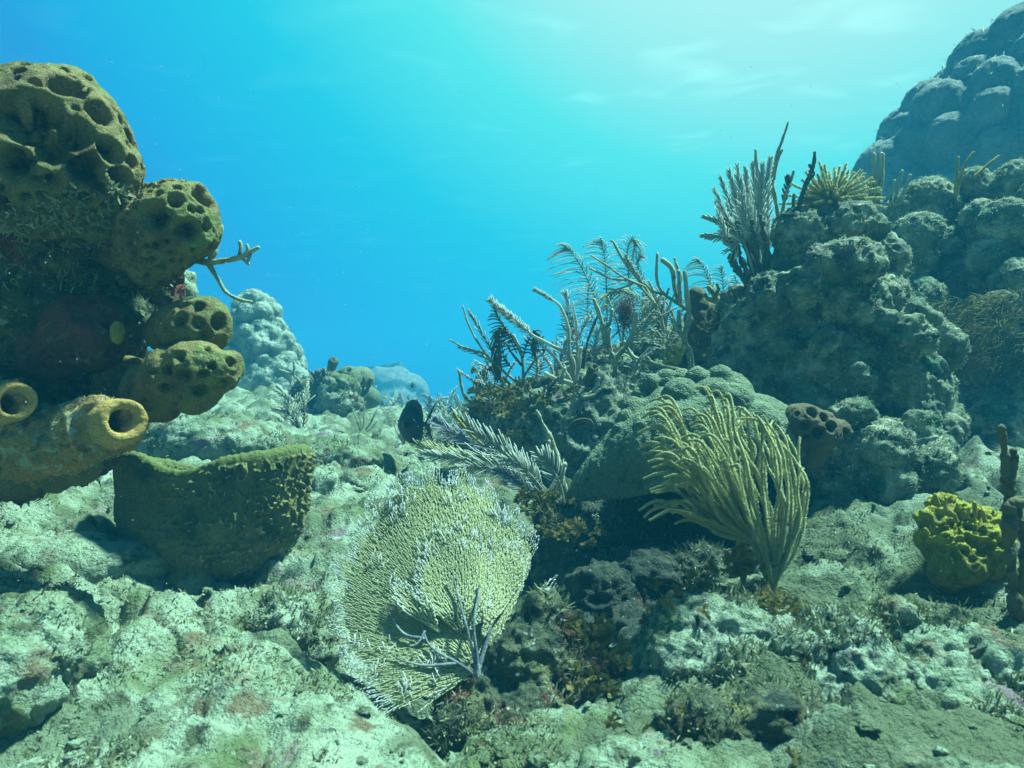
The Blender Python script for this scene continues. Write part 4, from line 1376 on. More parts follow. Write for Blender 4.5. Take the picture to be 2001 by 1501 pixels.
# big yellow plume bent over by the current
def yellow_plume():
    d0 = 1.32
    base = P(1510, 1205, 1.22)
    tips = [((1370, 757), 1.30, (1430, 960)), ((1402, 762), 1.28, (1440, 950)), ((1278, 783), 1.32, (1360, 900)), ((1258, 812), 1.30, (1340, 860)), ((1252, 842), 1.28, (1350, 880)), ((1256, 872), 1.33, (1360, 910)), ((1272, 902), 1.26, (1370, 930)),
            ((1268, 800), 1.26, (1350, 890)), ((1290, 855), 1.24, (1380, 940)), ((1285, 915), 1.3, (1390, 965)), ((1310, 950), 1.3, (1400, 990)), ((1330, 905), 1.2, (1420, 980)), ((1360, 830), 1.2, (1440, 960)), ((1388, 850), 1.3, (1450, 980)), ((1410, 900), 1.2, (1460, 1000)), ((1270, 935), 1.30, (1380, 960)), ((1282, 962), 1.28, (1390, 985)), ((1300, 990), 1.24, (1380, 1000)), ((1322, 1003), 1.27, (1400, 1010)), ((1340, 800), 1.36, (1420, 930)), ((1320, 840), 1.36, (1410, 940)), ((1420, 800), 1.34, (1460, 960)),
            ((1385, 790), 1.25, (1430, 930)), ((1300, 930), 1.22, (1400, 980)), ((1310, 880), 1.22, (1400, 960)), ((1345, 850), 1.22, (1420, 950)), ((1255, 990), 1.25, (1350, 985))]
    arcs = [[(1505, 1130), (1480, 1000), (1455, 900), (1440, 850), (1430, 810)], [(1508, 1130), (1500, 1010), (1490, 900), (1470, 830), (1450, 800)], [(1510, 1130), (1520, 1010), (1515, 910), (1495, 840), (1468, 805)],
            [(1512, 1130), (1535, 1030), (1535, 930), (1518, 855), (1490, 815)], [(1514, 1135), (1548, 1040), (1552, 950), (1540, 875), (1512, 832)], [(1514, 1135), (1560, 1050), (1570, 960), (1560, 895), (1535, 852)],
            [(1515, 1140), (1545, 1060), (1560, 1000), (1572, 940), (1560, 905)], [(1508, 1130), (1470, 1000), (1430, 890), (1400, 830), (1385, 800)], [(1508, 1120), (1510, 1020), (1480, 930), (1450, 870), (1420, 830)],
            [(1506, 1120), (1495, 1060), (1470, 960), (1450, 920), (1425, 880)], [(1510, 1120), (1530, 1000), (1505, 900), (1480, 850)], [(1503, 1120), (1480, 1060), (1440, 1000), (1428, 975), (1425, 968)]]
    br = []
    jr = np.random.default_rng(3)
    tips0 = tips
    for _ in range(2):
        tips = tips + [((a[0] + jr.uniform(4, 34), a[1] + jr.uniform(-12, 30)), b + jr.uniform(-.06, .06), (c[0] + jr.uniform(-8, 16), c[1] + jr.uniform(-20, 30))) for a, b, c in tips0]
    for k, (tp, dt, mid) in enumerate(tips):
        h = (1505 + 6 * math.sin(k), 1140)
        br.append(('brush', [(1508, 1200, 1.22), (h[0], h[1], 1.23), (1475 + 4 * math.sin(k * 2.1), 1065, 1.25), (mid[0] + 12, mid[1] + 25, 1.26 + (dt - 1.26) * .5), (tp[0] + (mid[0] - tp[0]) * .48, tp[1] + (mid[1] - tp[1]) * .30 - 6, dt), (tp[0] + (mid[0] - tp[0]) * .2, tp[1] + (mid[1] - tp[1]) * .06 - 7, dt), (tp[0] - 6, tp[1] + 3, dt)], d0,
                   dict(L=.0085, per=6200, r0=.0012, w=.0005, start=.2, n=48, wob=.009, lean=.85, taper=.6)))
    arcs = arcs + [[(x + jr.uniform(-6, 6) * i, y + jr.uniform(0, 14)) for i, (x, y) in enumerate(a)] for a in arcs] + [[(x + jr.uniform(-7, 7) * i, y + jr.uniform(0, 18)) for i, (x, y) in enumerate(a)] for a in arcs[:9]]
    for k, a in enumerate(arcs):
        dd = 1.24 + 0.13 * ((k * 0.37) % 1)
        br.append(('brush', [(1510, 1200, 1.22)] + [(x, y, 1.22 + (dd - 1.22) * (i + 1) / len(a)) for i, (x, y) in enumerate(a)], d0, dict(L=.0085, per=6200, r0=.0013, w=.0005, start=.16, n=48, wob=.009, lean=.8, taper=.6)))
    soft_coral('sea_plume', 'large yellow plume swept left by the current in front of the lumpy coral', 'soft coral', base, br, 'plume', None, (.018, .018, .03), 'algae')


yellow_plume()

# low feather plumes above the sea fan
soft_coral('sea_plume', 'low spray of pale feathers leaning left behind the top of the sea fan', 'soft coral', P(1095, 985, 1.95),
           [('pin', [(1092, 985), (1060, 955), (1010, 905), (970, 875), (930, 845), (893, 812)], (1.95, 1.9), dict(L=.056, gap=.0085, ang=46, n=40, start=.2, rt=.0016)),
            ('pin', [(1085, 975), (1040, 930), (1000, 906), (940, 898), (880, 895), (832, 886)], (1.95, 2.0), dict(L=.055, gap=.0085, ang=50, n=40, start=.15, rt=.0015)),
            ('pin', [(1000, 905), (940, 870), (890, 850), (860, 828), (848, 820)], (1.97, 2.1), dict(L=.05, gap=.0085, ang=40, n=34, mat='lilac', rt=.0015)),
            ('pin', [(1090, 985), (1040, 960), (1010, 940), (985, 926), (965, 918)], (1.9, 1.85), dict(L=.035, gap=.009, ang=45, mat='lilac', rt=.0015)),
            ('pin', [(1010, 915), (930, 905), (870, 890), (815, 868)], (2.0, 2.1), dict(L=.055, gap=.009, ang=46, n=34, mat='plume', rt=.0014)),
            ('pin', [(1060, 955), (1035, 925), (1010, 905), (985, 898)], (1.88, 1.86), dict(L=.04, gap=.008, ang=50, rt=.0014)),
            ('pin', [(1030, 935), (990, 918), (950, 915), (900, 912)], (1.92, 1.95), dict(L=.045, gap=.009, ang=52, rt=.0014)),
            ('rod', [(945, 870), (920, 850), (900, 825), (888, 806)], 1.9, dict(r0=.003, r1=.005, mat='mustard'))], 'feather')
soft_coral('sea_plume', 'small neat pale feather beside the left tip of the lumpy coral', 'soft coral', P(1105, 985, 1.8),
           [('pin', [(1104, 985), (1095, 945), (1080, 918), (1065, 902), (1050, 886)], 1.8, dict(L=.042, gap=.0075, ang=58, n=30, start=.25, rt=.0017))], 'feather')
soft_coral('sea_rod', 'knobbly green sea rod standing alone left of the lumpy coral', 'soft coral', P(1108, 985, 1.84),
           [('rod', [(1108, 985), (1098, 925), (1078, 865), (1060, 825), (1049, 803)], 1.84, dict(r0=.009, r1=.006, n=50, knob=.5)), ('rod', [(1075, 885), (1070, 875), (1072, 862)], 1.82, dict(r0=.007, r1=.005)),
            ('rod', [(1095, 960), (1100, 925), (1103, 905)], 1.83, dict(r0=.007, r1=.006, knob=.4))], 'rod')

# soft corals of the middle mound
G = 'soft corals growing on the middle mound'
dM = 2.5
soft_coral('sea_rod', 'thin bare grey sea rod reaching furthest left from the mound', 'soft coral', P(1018, 752, dM),
           [('rod', [(1018, 752), (985, 727), (948, 690), (918, 640), (905, 597)], dM, dict(r0=.006, r1=.003, n=40)), ('rod', [(948, 692), (905, 678), (876, 664)], dM, dict(r0=.0045, r1=.003)),
            ('pin', [(985, 727), (958, 680), (935, 640), (918, 610)], 2.52, dict(L=.03, gap=.02, ang=30, rt=.0022)), ('pin', [(968, 712), (930, 690), (900, 680)], 2.5, dict(L=.025, gap=.02, ang=35, rt=.0022)),
            ('rod', [(1005, 752), (975, 740), (955, 715), (945, 695)], 2.52, dict(r0=.005, r1=.003))], 'rod', G)
soft_coral('sea_rod', 'dark bushy soft coral with drooping twigs near the left of the mound', 'soft coral', P(1023, 750, 2.48),
           [('rod', [(1023, 752), (1022, 715), (1018, 690), (1004, 655)], 2.48, dict(r0=.007, r1=.005, mat='rod')), ('rod', [(1024, 735), (1045, 705), (1062, 690), (1068, 672)], 2.48, dict(r0=.005, r1=.003, mat='rod')),
            ('rod', [(1020, 715), (1000, 690), (990, 672)], 2.48, dict(r0=.005, r1=.004)),
            ('pin', [(1020, 700), (1000, 660), (975, 645), (970, 700), (975, 735)], 2.5, dict(L=.035, gap=.012, ang=50, droop=(0, 0, -.8), rt=.003)),
            ('pin', [(1022, 700), (1030, 670), (1045, 650), (1042, 690)], 2.47, dict(L=.035, gap=.012, ang=50, droop=(0, 0, -.9), rt=.003)),
            ('pin', [(1010, 690), (990, 650), (972, 620), (968, 600)], 2.52, dict(L=.04, gap=.012, ang=45, droop=(0, 0, -.7), rt=.0026)),
            ('pin', [(1062, 690), (1058, 665), (1050, 655)], 2.47, dict(L=.04, gap=.012, ang=60, droop=(0, 0, -.9), rt=.0028)),
            ('pin', [(1000, 720), (985, 700), (980, 660), (985, 640)], 2.5, dict(L=.03, gap=.012, ang=50, droop=(0, 0, -.6), rt=.003))], 'dark_rod', G)
soft_coral('sea_plume', 'bottlebrush soft coral with two fuzzy pale arms leaning left', 'soft coral', P(1122, 752, 2.42),
           [('rod', [(1122, 752), (1117, 700), (1080, 676), (1040, 655), (1010, 630)], 2.42, dict(r0=.008, r1=.006, n=36)), ('brush', [(1040, 655), (1010, 630), (985, 610), (958, 588)], 2.42, dict(L=.034, per=1700, w=.0016, lean=1.0)),
            ('rod', [(1122, 750), (1113, 690), (1110, 640), (1095, 600), (1075, 582)], 2.42, dict(r0=.008, r1=.005, n=36)), ('brush', [(1080, 588), (1062, 575), (1046, 566)], 2.42, dict(L=.020, per=2400, w=.0014, lean=1.1)),
            ('rod', [(1124, 750), (1128, 690), (1126, 640), (1120, 590)], 2.45, dict(r0=.007, r1=.003)), ('pin', [(1127, 660), (1115, 620), (1108, 590), (1105, 575)], 2.46, dict(L=.035, gap=.013, ang=35, rt=.0016)),
            ('rod', [(1120, 752), (1090, 705), (1065, 680), (1050, 662)], 2.4, dict(r0=.007, r1=.004)), ('rod', [(1126, 745), (1132, 705), (1136, 680)], 2.4, dict(r0=.007, r1=.006)),
            ('rod', [(1118, 750), (1085, 740), (1066, 730)], 2.36, dict(r0=.009, r1=.007, knob=.4)), ('rod', [(1098, 745), (1102, 725), (1103, 715)], 2.36, dict(r0=.008, r1=.007, knob=.4)),
            ('pin', [(1115, 690), (1135, 650), (1150, 620)], 2.44, dict(L=.03, gap=.014, ang=35, rt=.0016))], 'feather', G)
DR = (-.25, 0, -.75)
soft_coral('sea_plume', 'tall feathery plume with long drooping barbs at the top of the mound', 'soft coral', P(1180, 690, 2.75),
           [('pin', [(1183, 690), (1172, 610), (1158, 570), (1140, 530), (1118, 495), (1104, 483)], 2.72, dict(L=.105, gap=.0135, ang=62, droop=DR, n=40, rt=.0016, r0=.0045)),
            ('pin', [(1185, 680), (1186, 600), (1184, 540), (1180, 490), (1172, 470)], 2.8, dict(L=.10, gap=.0135, ang=62, droop=DR, n=40, rt=.0016, r0=.0045)),
            ('pin', [(1186, 690), (1160, 640), (1148, 610), (1150, 560)], 2.7, dict(L=.09, gap=.0145, ang=60, droop=DR, n=34, rt=.0016))], 'feather', G)
soft_coral('sea_plume', 'feathery plume with a curled tip behind the drooping barbs', 'soft coral', P(1245, 690, 2.85),
           [('pin', [(1248, 690), (1238, 600), (1228, 540), (1226, 490), (1235, 467), (1243, 480)], 2.85, dict(L=.09, gap=.014, ang=58, droop=DR, n=40, rt=.0016, r0=.0045)),
            ('pin', [(1250, 690), (1262, 620), (1262, 560), (1245, 520), (1250, 500)], 2.85, dict(L=.09, gap=.014, ang=58, droop=DR, n=40, rt=.0016)),
            ('pin', [(1280, 690), (1270, 640), (1250, 590), (1215, 570), (1185, 575)], 2.75, dict(L=.085, gap=.014, ang=55, droop=(0, 0, -.8), n=40, rt=.0024, mat='plume'))], 'feather', G)
soft_coral('sea_rod', 'long grey sea rod arching left across the feathery plumes', 'soft coral', P(1310, 690, 2.7),
           [('rod', [(1312, 690), (1290, 620), (1262, 565), (1225, 520), (1200, 475), (1193, 470)], 2.7, dict(r0=.008, r1=.005, n=44)), ('rod', [(1285, 600), (1240, 552), (1195, 545), (1152, 525)], 2.68, dict(r0=.006, r1=.004, n=36)),
            ('rod', [(1262, 562), (1215, 540), (1180, 515), (1155, 500)], 2.66, dict(r0=.005, r1=.003)), ('brush', [(1262, 562), (1240, 530), (1222, 500)], 2.7, dict(L=.018, per=1800, w=.0014)),
            ('rod', [(1240, 552), (1210, 565), (1180, 565)], 2.68, dict(r0=.004, r1=.003))], 'rod', G)
soft_coral('sea_rod', 'thick forked green sea rod on the pale front of the mound', 'soft coral', P(1202, 726, 2.38),
           [('rod', [(1203, 730), (1200, 700), (1183, 672), (1178, 640), (1166, 600), (1160, 585)], 2.38, dict(r0=.011, r1=.007, n=40)), ('rod', [(1200, 702), (1224, 676), (1238, 645), (1243, 610)], 2.38, dict(r0=.010, r1=.008, n=30)),
            ('rod', [(1195, 698), (1190, 660), (1192, 640)], 2.38, dict(r0=.008, r1=.006)), ('rod', [(1176, 650), (1192, 630), (1196, 605)], 2.38, dict(r0=.007, r1=.007))], 'rod', G)
soft_coral('sea_rod', 'sea rod sprawling along the pale crest with its tip turned up', 'soft coral', P(1345, 728, 2.4),
           [('rod', [(1345, 728), (1300, 718), (1272, 708), (1240, 700), (1225, 680), (1220, 668)], 2.4, dict(r0=.010, r1=.006, n=40)), ('rod', [(1270, 708), (1266, 700), (1264, 697)], 2.4, dict(r0=.008, r1=.006))], 'rod', G)
soft_coral('sea_rod', 'candelabra shaped sea rod with upright prongs near the dark double sponge', 'soft coral', P(1352, 735, 2.36),
           [('rod', [(1353, 738), (1347, 690), (1337, 662), (1346, 615), (1340, 565), (1339, 530)], 2.36, dict(r0=.012, r1=.008, n=44)), ('rod', [(1336, 664), (1322, 640), (1312, 622)], 2.36, dict(r0=.009, r1=.007)),
            ('rod', [(1330, 655), (1326, 625), (1326, 608)], 2.36, dict(r0=.008, r1=.006)), ('rod', [(1343, 605), (1320, 590), (1295, 572), (1284, 545), (1284, 496)], 2.4, dict(r0=.008, r1=.005, n=40)),
            ('rod', [(1325, 592), (1318, 560), (1312, 525), (1294, 508)], 2.4, dict(r0=.007, r1=.010, n=36)), ('rod', [(1330, 598), (1328, 560), (1326, 530)], 2.38, dict(r0=.007, r1=.007)),
            ('rod', [(1320, 575), (1330, 545), (1322, 520), (1318, 505)], 2.42, dict(r0=.006, r1=.006)), ('rod', [(1298, 575), (1275, 570), (1262, 555)], 2.4, dict(r0=.005, r1=.004))], 'rod', G)
soft_coral('sea_plume', 'pale airy plumes just left of the craggy pinnacle', 'soft coral', P(1420, 620, 2.75),
           [('pin', [(1418, 620), (1400, 580), (1385, 548), (1373, 520), (1362, 508)], 2.75, dict(L=.07, gap=.012, ang=58, droop=DR, rt=.0018)), ('pin', [(1422, 620), (1415, 580), (1412, 545), (1408, 522)], 2.78, dict(L=.075, gap=.012, ang=60, droop=DR, rt=.0018)),
            ('pin', [(1425, 620), (1440, 585), (1444, 560), (1436, 538)], 2.8, dict(L=.06, gap=.012, ang=58, droop=DR, rt=.0018))], 'feather', G)
soft_coral('fire_coral', 'mustard finger coral branching beside the dark double sponge', 'coral', P(1430, 640, 2.6),
           [('rod', [(1432, 640), (1415, 602), (1396, 578), (1385, 560)], 2.55, dict(r0=.013, r1=.009, knob=.3)), ('rod', [(1402, 590), (1385, 585), (1378, 575)], 2.55, dict(r0=.010, r1=.007)), ('rod', [(1425, 615), (1402, 622), (1388, 632)], 2.52, dict(r0=.012, r1=.008)),
            ('rod', [(1410, 620), (1395, 612), (1390, 602)], 2.5, dict(r0=.010, r1=.007)), ('rod', [(1430, 625), (1410, 640), (1398, 650)], 2.5, dict(r0=.011, r1=.008)), ('rod', [(1398, 580), (1404, 565), (1402, 555)], 2.55, dict(r0=.009, r1=.006))], 'mustard')
soft_coral('fire_coral', 'tiny yellow finger coral at the foot of the candelabra sea rod', 'coral', P(1330, 705, 2.34),
           [('rod', [(1330, 705), (1318, 700), (1308, 690)], 2.33, dict(r0=.011, r1=.009)), ('rod', [(1330, 700), (1322, 685), (1318, 676)], 2.33, dict(r0=.010, r1=.008)), ('rod', [(1328, 695), (1336, 685), (1334, 675)], 2.33, dict(r0=.010, r1=.008)), ('rod', [(1330, 702), (1312, 704), (1298, 706)], 2.33, dict(r0=.011, r1=.009))], 'mustard')
pit_sponge('dark purplish double lobed sponge on the crest of the mound', [(1360, 578, 2.62, 17), (1362, 600, 2.62, 21), (1364, 625, 2.62, 26), (1380, 622, 2.62, 22), (1386, 608, 2.62, 14), (1370, 650, 2.62, 30)], 0.006, 3, .012, .6, 17, mat='brown_sponge', name='tube_sponge')
pit_sponge('small upright brown sponge with a mouth on the front of the mound', [(1160, 722, 2.42, 11), (1155, 733, 2.42, 13), (1150, 745, 2.44, 14)], .004, 0, .01, 1.1, 19, mat='brown_sponge', name='tube_sponge', fixed=[(1162, 715, 6)])
mb = MB()
path = pxpath([(1112, 838), (1122, 824), (1140, 819), (1155, 823), (1156, 832), (1140, 828), (1122, 834), (1112, 840)], 2.2, 40)
mb.tube(path, 0.004, 7)
tag(mk('rope_sponge', mb, M['brown_sponge'], None, path[0]), 'thin brown looped sponge in the dark hollow under the mound', 'sponge')
mb = MB()
c = P(1222, 615, 2.5)
bb = c + RNG.normal(size=(1100, 3)) * np.array([.018, .016, .030])
dd = RNG.normal(size=(1100, 3)) + np.array([0, 0, 1.0])
dd /= np.linalg.norm(dd, axis=1, keepdims=True)
mb.spikes(bb, dd, .024, .0009)
tag(mk('red_algae', mb, M['red_tuft'], None, P(1222, 640, 2.5)), 'fuzzy brown tuft in front of the drooping feathery plumes', 'algae')
soft_coral('sea_rod', 'short curved sea rod at the far left lip of the mound', 'soft coral', P(935, 795, 2.5),
           [('rod', [(935, 795), (912, 780), (902, 757), (898, 727)], 2.5, dict(r0=.009, r1=.005, knob=.3)), ('rod', [(940, 795), (920, 792), (908, 793)], 2.48, dict(r0=.006, r1=.004)), ('rod', [(945, 800), (936, 775), (932, 755)], 2.5, dict(r0=.020, r1=.010, knob=.4, mat='brown_sponge')),
            ('pin', [(938, 765), (940, 745), (945, 728), (955, 722)], 2.5, dict(L=.03, gap=.01, ang=55, rt=.0035, mat='dark_rod', nrm=(.4, -1, 0)))], 'rod', G)
soft_coral('sea_rod', 'stubby sea rod hanging over the dark hollow of the mound', 'soft coral', P(1122, 775, 2.36),
           [('rod', [(1125, 772), (1120, 790), (1115, 805), (1112, 812)], 2.34, dict(r0=.012, r1=.007, knob=.4)), ('rod', [(1135, 775), (1160, 765), (1170, 740)], 2.34, dict(r0=.009, r1=.006, knob=.3)), ('rod', [(1140, 778), (1162, 772), (1172, 760)], 2.32, dict(r0=.008, r1=.005))], 'rod', G)

G3 = 'small twiggy soft corals along the crest of the mound'
cr = np.random.default_rng(8)
for k, (x, y, d, hpx) in enumerate([(985, 755, 2.55, 60), (1050, 742, 2.5, 70), (1085, 735, 2.55, 90), (1140, 715, 2.6, 110), (1160, 700, 2.65, 80), (1215, 690, 2.7, 120), (1255, 668, 2.8, 110), (1285, 655, 2.8, 90), (1300, 650, 2.75, 100),
                                   (1320, 640, 2.8, 90), (1375, 640, 2.7, 70), (1400, 650, 2.6, 70), (1240, 720, 2.4, 50), (1300, 690, 2.5, 60), (960, 790, 2.48, 70), (1070, 770, 2.4, 45)]):
    br = []
    for b in range(3 + k % 3):
        dx, dy = cr.normal() * .35 * hpx, hpx * cr.uniform(.6, 1.1)
        pts = [(x, y + 8), (x + dx * .3, y - dy * .45), (x + dx + cr.normal() * 5, y - dy)]
        if (b + k) % 3 == 0:
            br.append(('rod', pts, d + cr.normal() * .03, dict(r0=.0055, r1=.0035, n=20)))
        elif (b + k) % 3 == 1:
            br.append(('pin', pts, d + cr.normal() * .03, dict(L=.030 + .0003 * hpx, gap=.011, ang=52, rt=.0018, droop=(-.2, 0, -.5), n=22)))
        else:
            br.append(('brush', pts, d + cr.normal() * .03, dict(L=.014, per=1700, w=.0013, r0=.003, n=20, lean=.9)))
    soft_coral('sea_plume', 'small twiggy soft coral filling the gaps along the crest of the mound', 'soft coral', P(x, y + 8, d), br, ['feather', 'rod', 'feather', 'dark_rod'][k % 4], G3)

# soft corals on the pinnacle
dB = 2.45
br = []
for k, (tx, ty) in enumerate([(1397, 372), (1408, 348), (1425, 335), (1440, 326), (1456, 330), (1472, 318), (1490, 322), (1505, 312), (1514, 330), (1400, 398), (1405, 422), (1430, 360), (1460, 350), (1480, 345), (1450, 380), (1420, 400)]):
    bx = 1475 + (k % 5) * 8
    br.append(('pin', [(bx, 540), (bx - 8 + (tx - 1470) * .25, 470), (tx + (1475 - tx) * .35, ty + 62), (tx, ty)], dB + .12 * math.sin(k * 1.7), dict(L=.042, gap=.0105, ang=42, rt=.0020, r0=.005, n=30, start=.25)))
for pts in ([(1500, 540), (1450, 460), (1410, 436), (1378, 424)], [(1490, 540), (1440, 455), (1400, 462), (1374, 460)]):
    br.append(('pin', pts, 2.4, dict(L=.03, gap=.016, ang=40, rt=.003, r0=.006, start=.3, mat='rod')))
soft_coral('sea_plume', 'wide pale grey bush of feathery plumes left of the pinnacle top', 'soft coral', P(1490, 550, dB), br, 'feather')
soft_coral('sea_rod', 'slender sea rods spearing highest above the pale grey bush', 'soft coral', P(1515, 540, 2.4),
           [('rod', [(1515, 540), (1520, 430), (1510, 355), (1520, 300), (1541, 237)], 2.4, dict(r0=.010, r1=.004, n=44, knob=.4)), ('rod', [(1505, 540), (1488, 400), (1479, 340), (1476, 293)], 2.42, dict(r0=.009, r1=.005, n=40, knob=.3)),
            ('rod', [(1520, 540), (1527, 440), (1533, 390), (1552, 332)], 2.38, dict(r0=.009, r1=.005, n=40, knob=.4)), ('rod', [(1512, 350), (1518, 320), (1530, 292)], 2.4, dict(r0=.006, r1=.004)),
            ('pin', [(1530, 400), (1538, 365), (1540, 345)], 2.38, dict(L=.02, gap=.012, ang=45, rt=.004, mat='dark_rod'))], 'rod')
soft_coral('sea_rod', 'single dark knobbly sea rod standing before the yellow bush', 'soft coral', P(1552, 470, 2.34),
           [('rod', [(1552, 480), (1560, 410), (1572, 368), (1588, 325), (1591, 297)], 2.34, dict(r0=.011, r1=.005, n=44, knob=.4)), ('rod', [(1556, 440), (1550, 400), (1552, 380)], 2.34, dict(r0=.007, r1=.005)), ('rod', [(1575, 355), (1590, 340), (1580, 322)], 2.34, dict(r0=.005, r1=.004))], 'dark_rod')
soft_coral('sea_rod', 'dark clumped sea rods hanging at the left foot of the grey bush', 'soft coral', P(1470, 560, 2.35),
           [('rod', [(1470, 560), (1450, 510), (1432, 480), (1415, 466)], 2.35, dict(r0=.012, r1=.012, knob=.6, n=40)), ('rod', [(1468, 560), (1450, 540), (1436, 520), (1428, 500)], 2.35, dict(r0=.010, r1=.012, knob=.6)), ('rod', [(1475, 560), (1465, 500), (1445, 450), (1440, 432)], 2.36, dict(r0=.012, r1=.008, knob=.5)),
            ('rod', [(1480, 560), (1480, 500), (1470, 455), (1472, 430)], 2.33, dict(r0=.012, r1=.008, knob=.5)), ('rod', [(1490, 560), (1500, 500), (1492, 450), (1486, 420)], 2.33, dict(r0=.012, r1=.009, knob=.5)), ('rod', [(1500, 560), (1515, 500), (1520, 460)], 2.33, dict(r0=.012, r1=.009, knob=.5))], 'dark_rod')
br = []
bc = P(1626, 402, 2.40)
for k in range(120):
    a = PI * ((k * 0.618) % 1)
    el = math.acos(1 - 1.0 * ((k + .5) / 120))
    dv = np.array([math.sin(el) * math.cos(2 * PI * k * 0.618), -abs(math.sin(el) * math.sin(2 * PI * k * 0.618)) if k % 3 else math.sin(el) * .8, math.cos(el)])
    rad = .145 + .025 * math.sin(k * 5.1)
    q = [bc + dv * rad * f * np.array([1.08, .8, 1.0]) + np.array([0, 0, -.03 * f * f * math.sin(el)]) for f in (.1, .55, 1.0)]
    px_ = []
    for w in q:
        r_ = w - CAM
        dep = r_[1] * cp + r_[2] * sp_
        px_.append((1000.5 + F * r_[0] / dep, 750.5 - F * (r_[2] * cp - r_[1] * sp_) / dep, dep))
    br.append(('brush', px_, 2.42, dict(L=.012, per=2000, r0=.0025, w=.0011, start=.2, n=16, lean=.9)))
soft_coral('sea_plume', 'rounded yellowish bush of soft bristly fingers on top of the pinnacle', 'soft coral', P(1622, 432, 2.42), br, 'plume')
soft_coral('sea_rod', 'pair of thin upright sea rods right of the yellowish bush', 'soft coral', P(1712, 400, 2.4),
           [('rod', [(1706, 410), (1709, 360), (1707, 302)], 2.4, dict(r0=.009, r1=.008, knob=.3, fuzz=900)), ('rod', [(1712, 410), (1722, 350), (1724, 302)], 2.4, dict(r0=.009, r1=.008, knob=.3, fuzz=900)), ('rod', [(1702, 410), (1700, 370), (1698, 345)], 2.4, dict(r0=.008, r1=.007, fuzz=900))], 'rod')
soft_coral('sea_rod', 'short bushy sea rods on the lobed coral right of the thin upright pair', 'soft coral', P(1755, 395, 2.9),
           [('rod', [(1748, 400), (1755, 365), (1763, 333)], 2.95, dict(r0=.008, r1=.007, fuzz=900)), ('rod', [(1752, 400), (1768, 370), (1778, 342)], 2.95, dict(r0=.008, r1=.007, fuzz=900)), ('rod', [(1740, 400), (1742, 375), (1748, 352)], 2.95, dict(r0=.008, r1=.006, fuzz=900)), ('rod', [(1758, 400), (1765, 385), (1770, 365)], 2.95, dict(r0=.007, r1=.006, fuzz=900))], 'rod')
soft_coral('sea_rod', 'spindly lit sea rods before the blue coral head near the right edge', 'soft coral', P(1870, 380, 2.88),
           [('rod', [(1868, 385), (1882, 330), (1902, 297)], 2.88, dict(r0=.007, r1=.006, fuzz=900)), ('rod', [(1866, 385), (1870, 340), (1873, 308)], 2.88, dict(r0=.007, r1=.006, fuzz=900)), ('rod', [(1905, 345), (1930, 322), (1952, 305)], 2.88, dict(r0=.006, r1=.006, fuzz=900))], 'mustard')

# bare branch by the left sponges
soft_coral('sea_rod', 'bare forked branch sticking out right from the rounded left sponge', 'soft coral', P(352, 520, 1.3),
           [('rod', [(345, 525), (372, 510), (408, 512), (440, 508), (470, 503), (488, 492), (505, 482)], 1.3, dict(r0=.0065, r1=.004, n=44)), ('rod', [(410, 512), (418, 490), (426, 465), (432, 443)], 1.3, dict(r0=.006, r1=.006)),
            ('rod', [(405, 512), (425, 545), (440, 570), (465, 585), (492, 590)], 1.3, dict(r0=.005, r1=.003, n=36)), ('rod', [(466, 504), (470, 488), (469, 474)], 1.3, dict(r0=.004, r1=.004)), ('rod', [(470, 503), (482, 512), (486, 516)], 1.3, dict(r0=.003, r1=.003)),
            ('rod', [(478, 498), (484, 488), (482, 480)], 1.3, dict(r0=.004, r1=.003)), ('rod', [(490, 492), (486, 505), (480, 512)], 1.3, dict(r0=.003, r1=.003))], 'rod')

# far floor plants
soft_coral('sea_rod', 'thin pale sea rods on the floor before the coral pillar', 'soft coral', P(600, 780, 4.3),
           [('rod', [(608, 770), (588, 748), (572, 732), (545, 722)], 4.3, dict(r0=.010, r1=.006)), ('rod', [(574, 733), (575, 715), (574, 705)], 4.3, dict(r0=.009, r1=.006))], 'rod')
soft_coral('sea_rod', 'bent pale sea rod on the floor left of the dark low rock', 'soft coral', P(577, 805, 4.0), [('rod', [(577, 808), (576, 788), (560, 772), (540, 753)], 4.0, dict(r0=.014, r1=.010, n=30)), ('rod', [(558, 815), (560, 800), (556, 785)], 4.0, dict(r0=.012, r1=.010))], 'rod')
soft_coral('sea_rod', 'dark twiggy clump growing on the left of the white crusted rock', 'soft coral', P(622, 820, 4.2),
           [('pin', [(625, 825), (624, 780), (618, 750), (615, 735)], 4.2, dict(L=.08, gap=.03, ang=40, rt=.008, r0=.012)), ('pin', [(630, 825), (635, 785), (640, 755), (632, 730)], 4.2, dict(L=.08, gap=.03, ang=40, rt=.008, r0=.012)), ('rod', [(632, 825), (628, 790), (645, 800)], 4.2, dict(r0=.014, r1=.01, mat='mustard'))], 'dark_rod')
soft_coral('sea_rod', 'dark forked sea rod growing across the round grey sponges', 'soft coral', P(708, 775, 4.3), [('rod', [(708, 775), (718, 760), (725, 740)], 4.3, dict(r0=.010, r1=.016)), ('rod', [(708, 772), (710, 755), (713, 738)], 4.3, dict(r0=.010, r1=.012)), ('rod', [(670, 815), (685, 800), (690, 790)], 4.15, dict(r0=.006, r1=.005))], 'dark_rod')
pit_sponge('purplish tube sponge standing up behind the white crusted rock', [(645, 728, 4.6, 9), (648, 718, 4.6, 9), (651, 708, 4.6, 10), (643, 738, 4.6, 9)], .012, 0, .02, 1, 5, mat='brown_sponge', name='tube_sponge', fixed=[(652, 702, 5)])
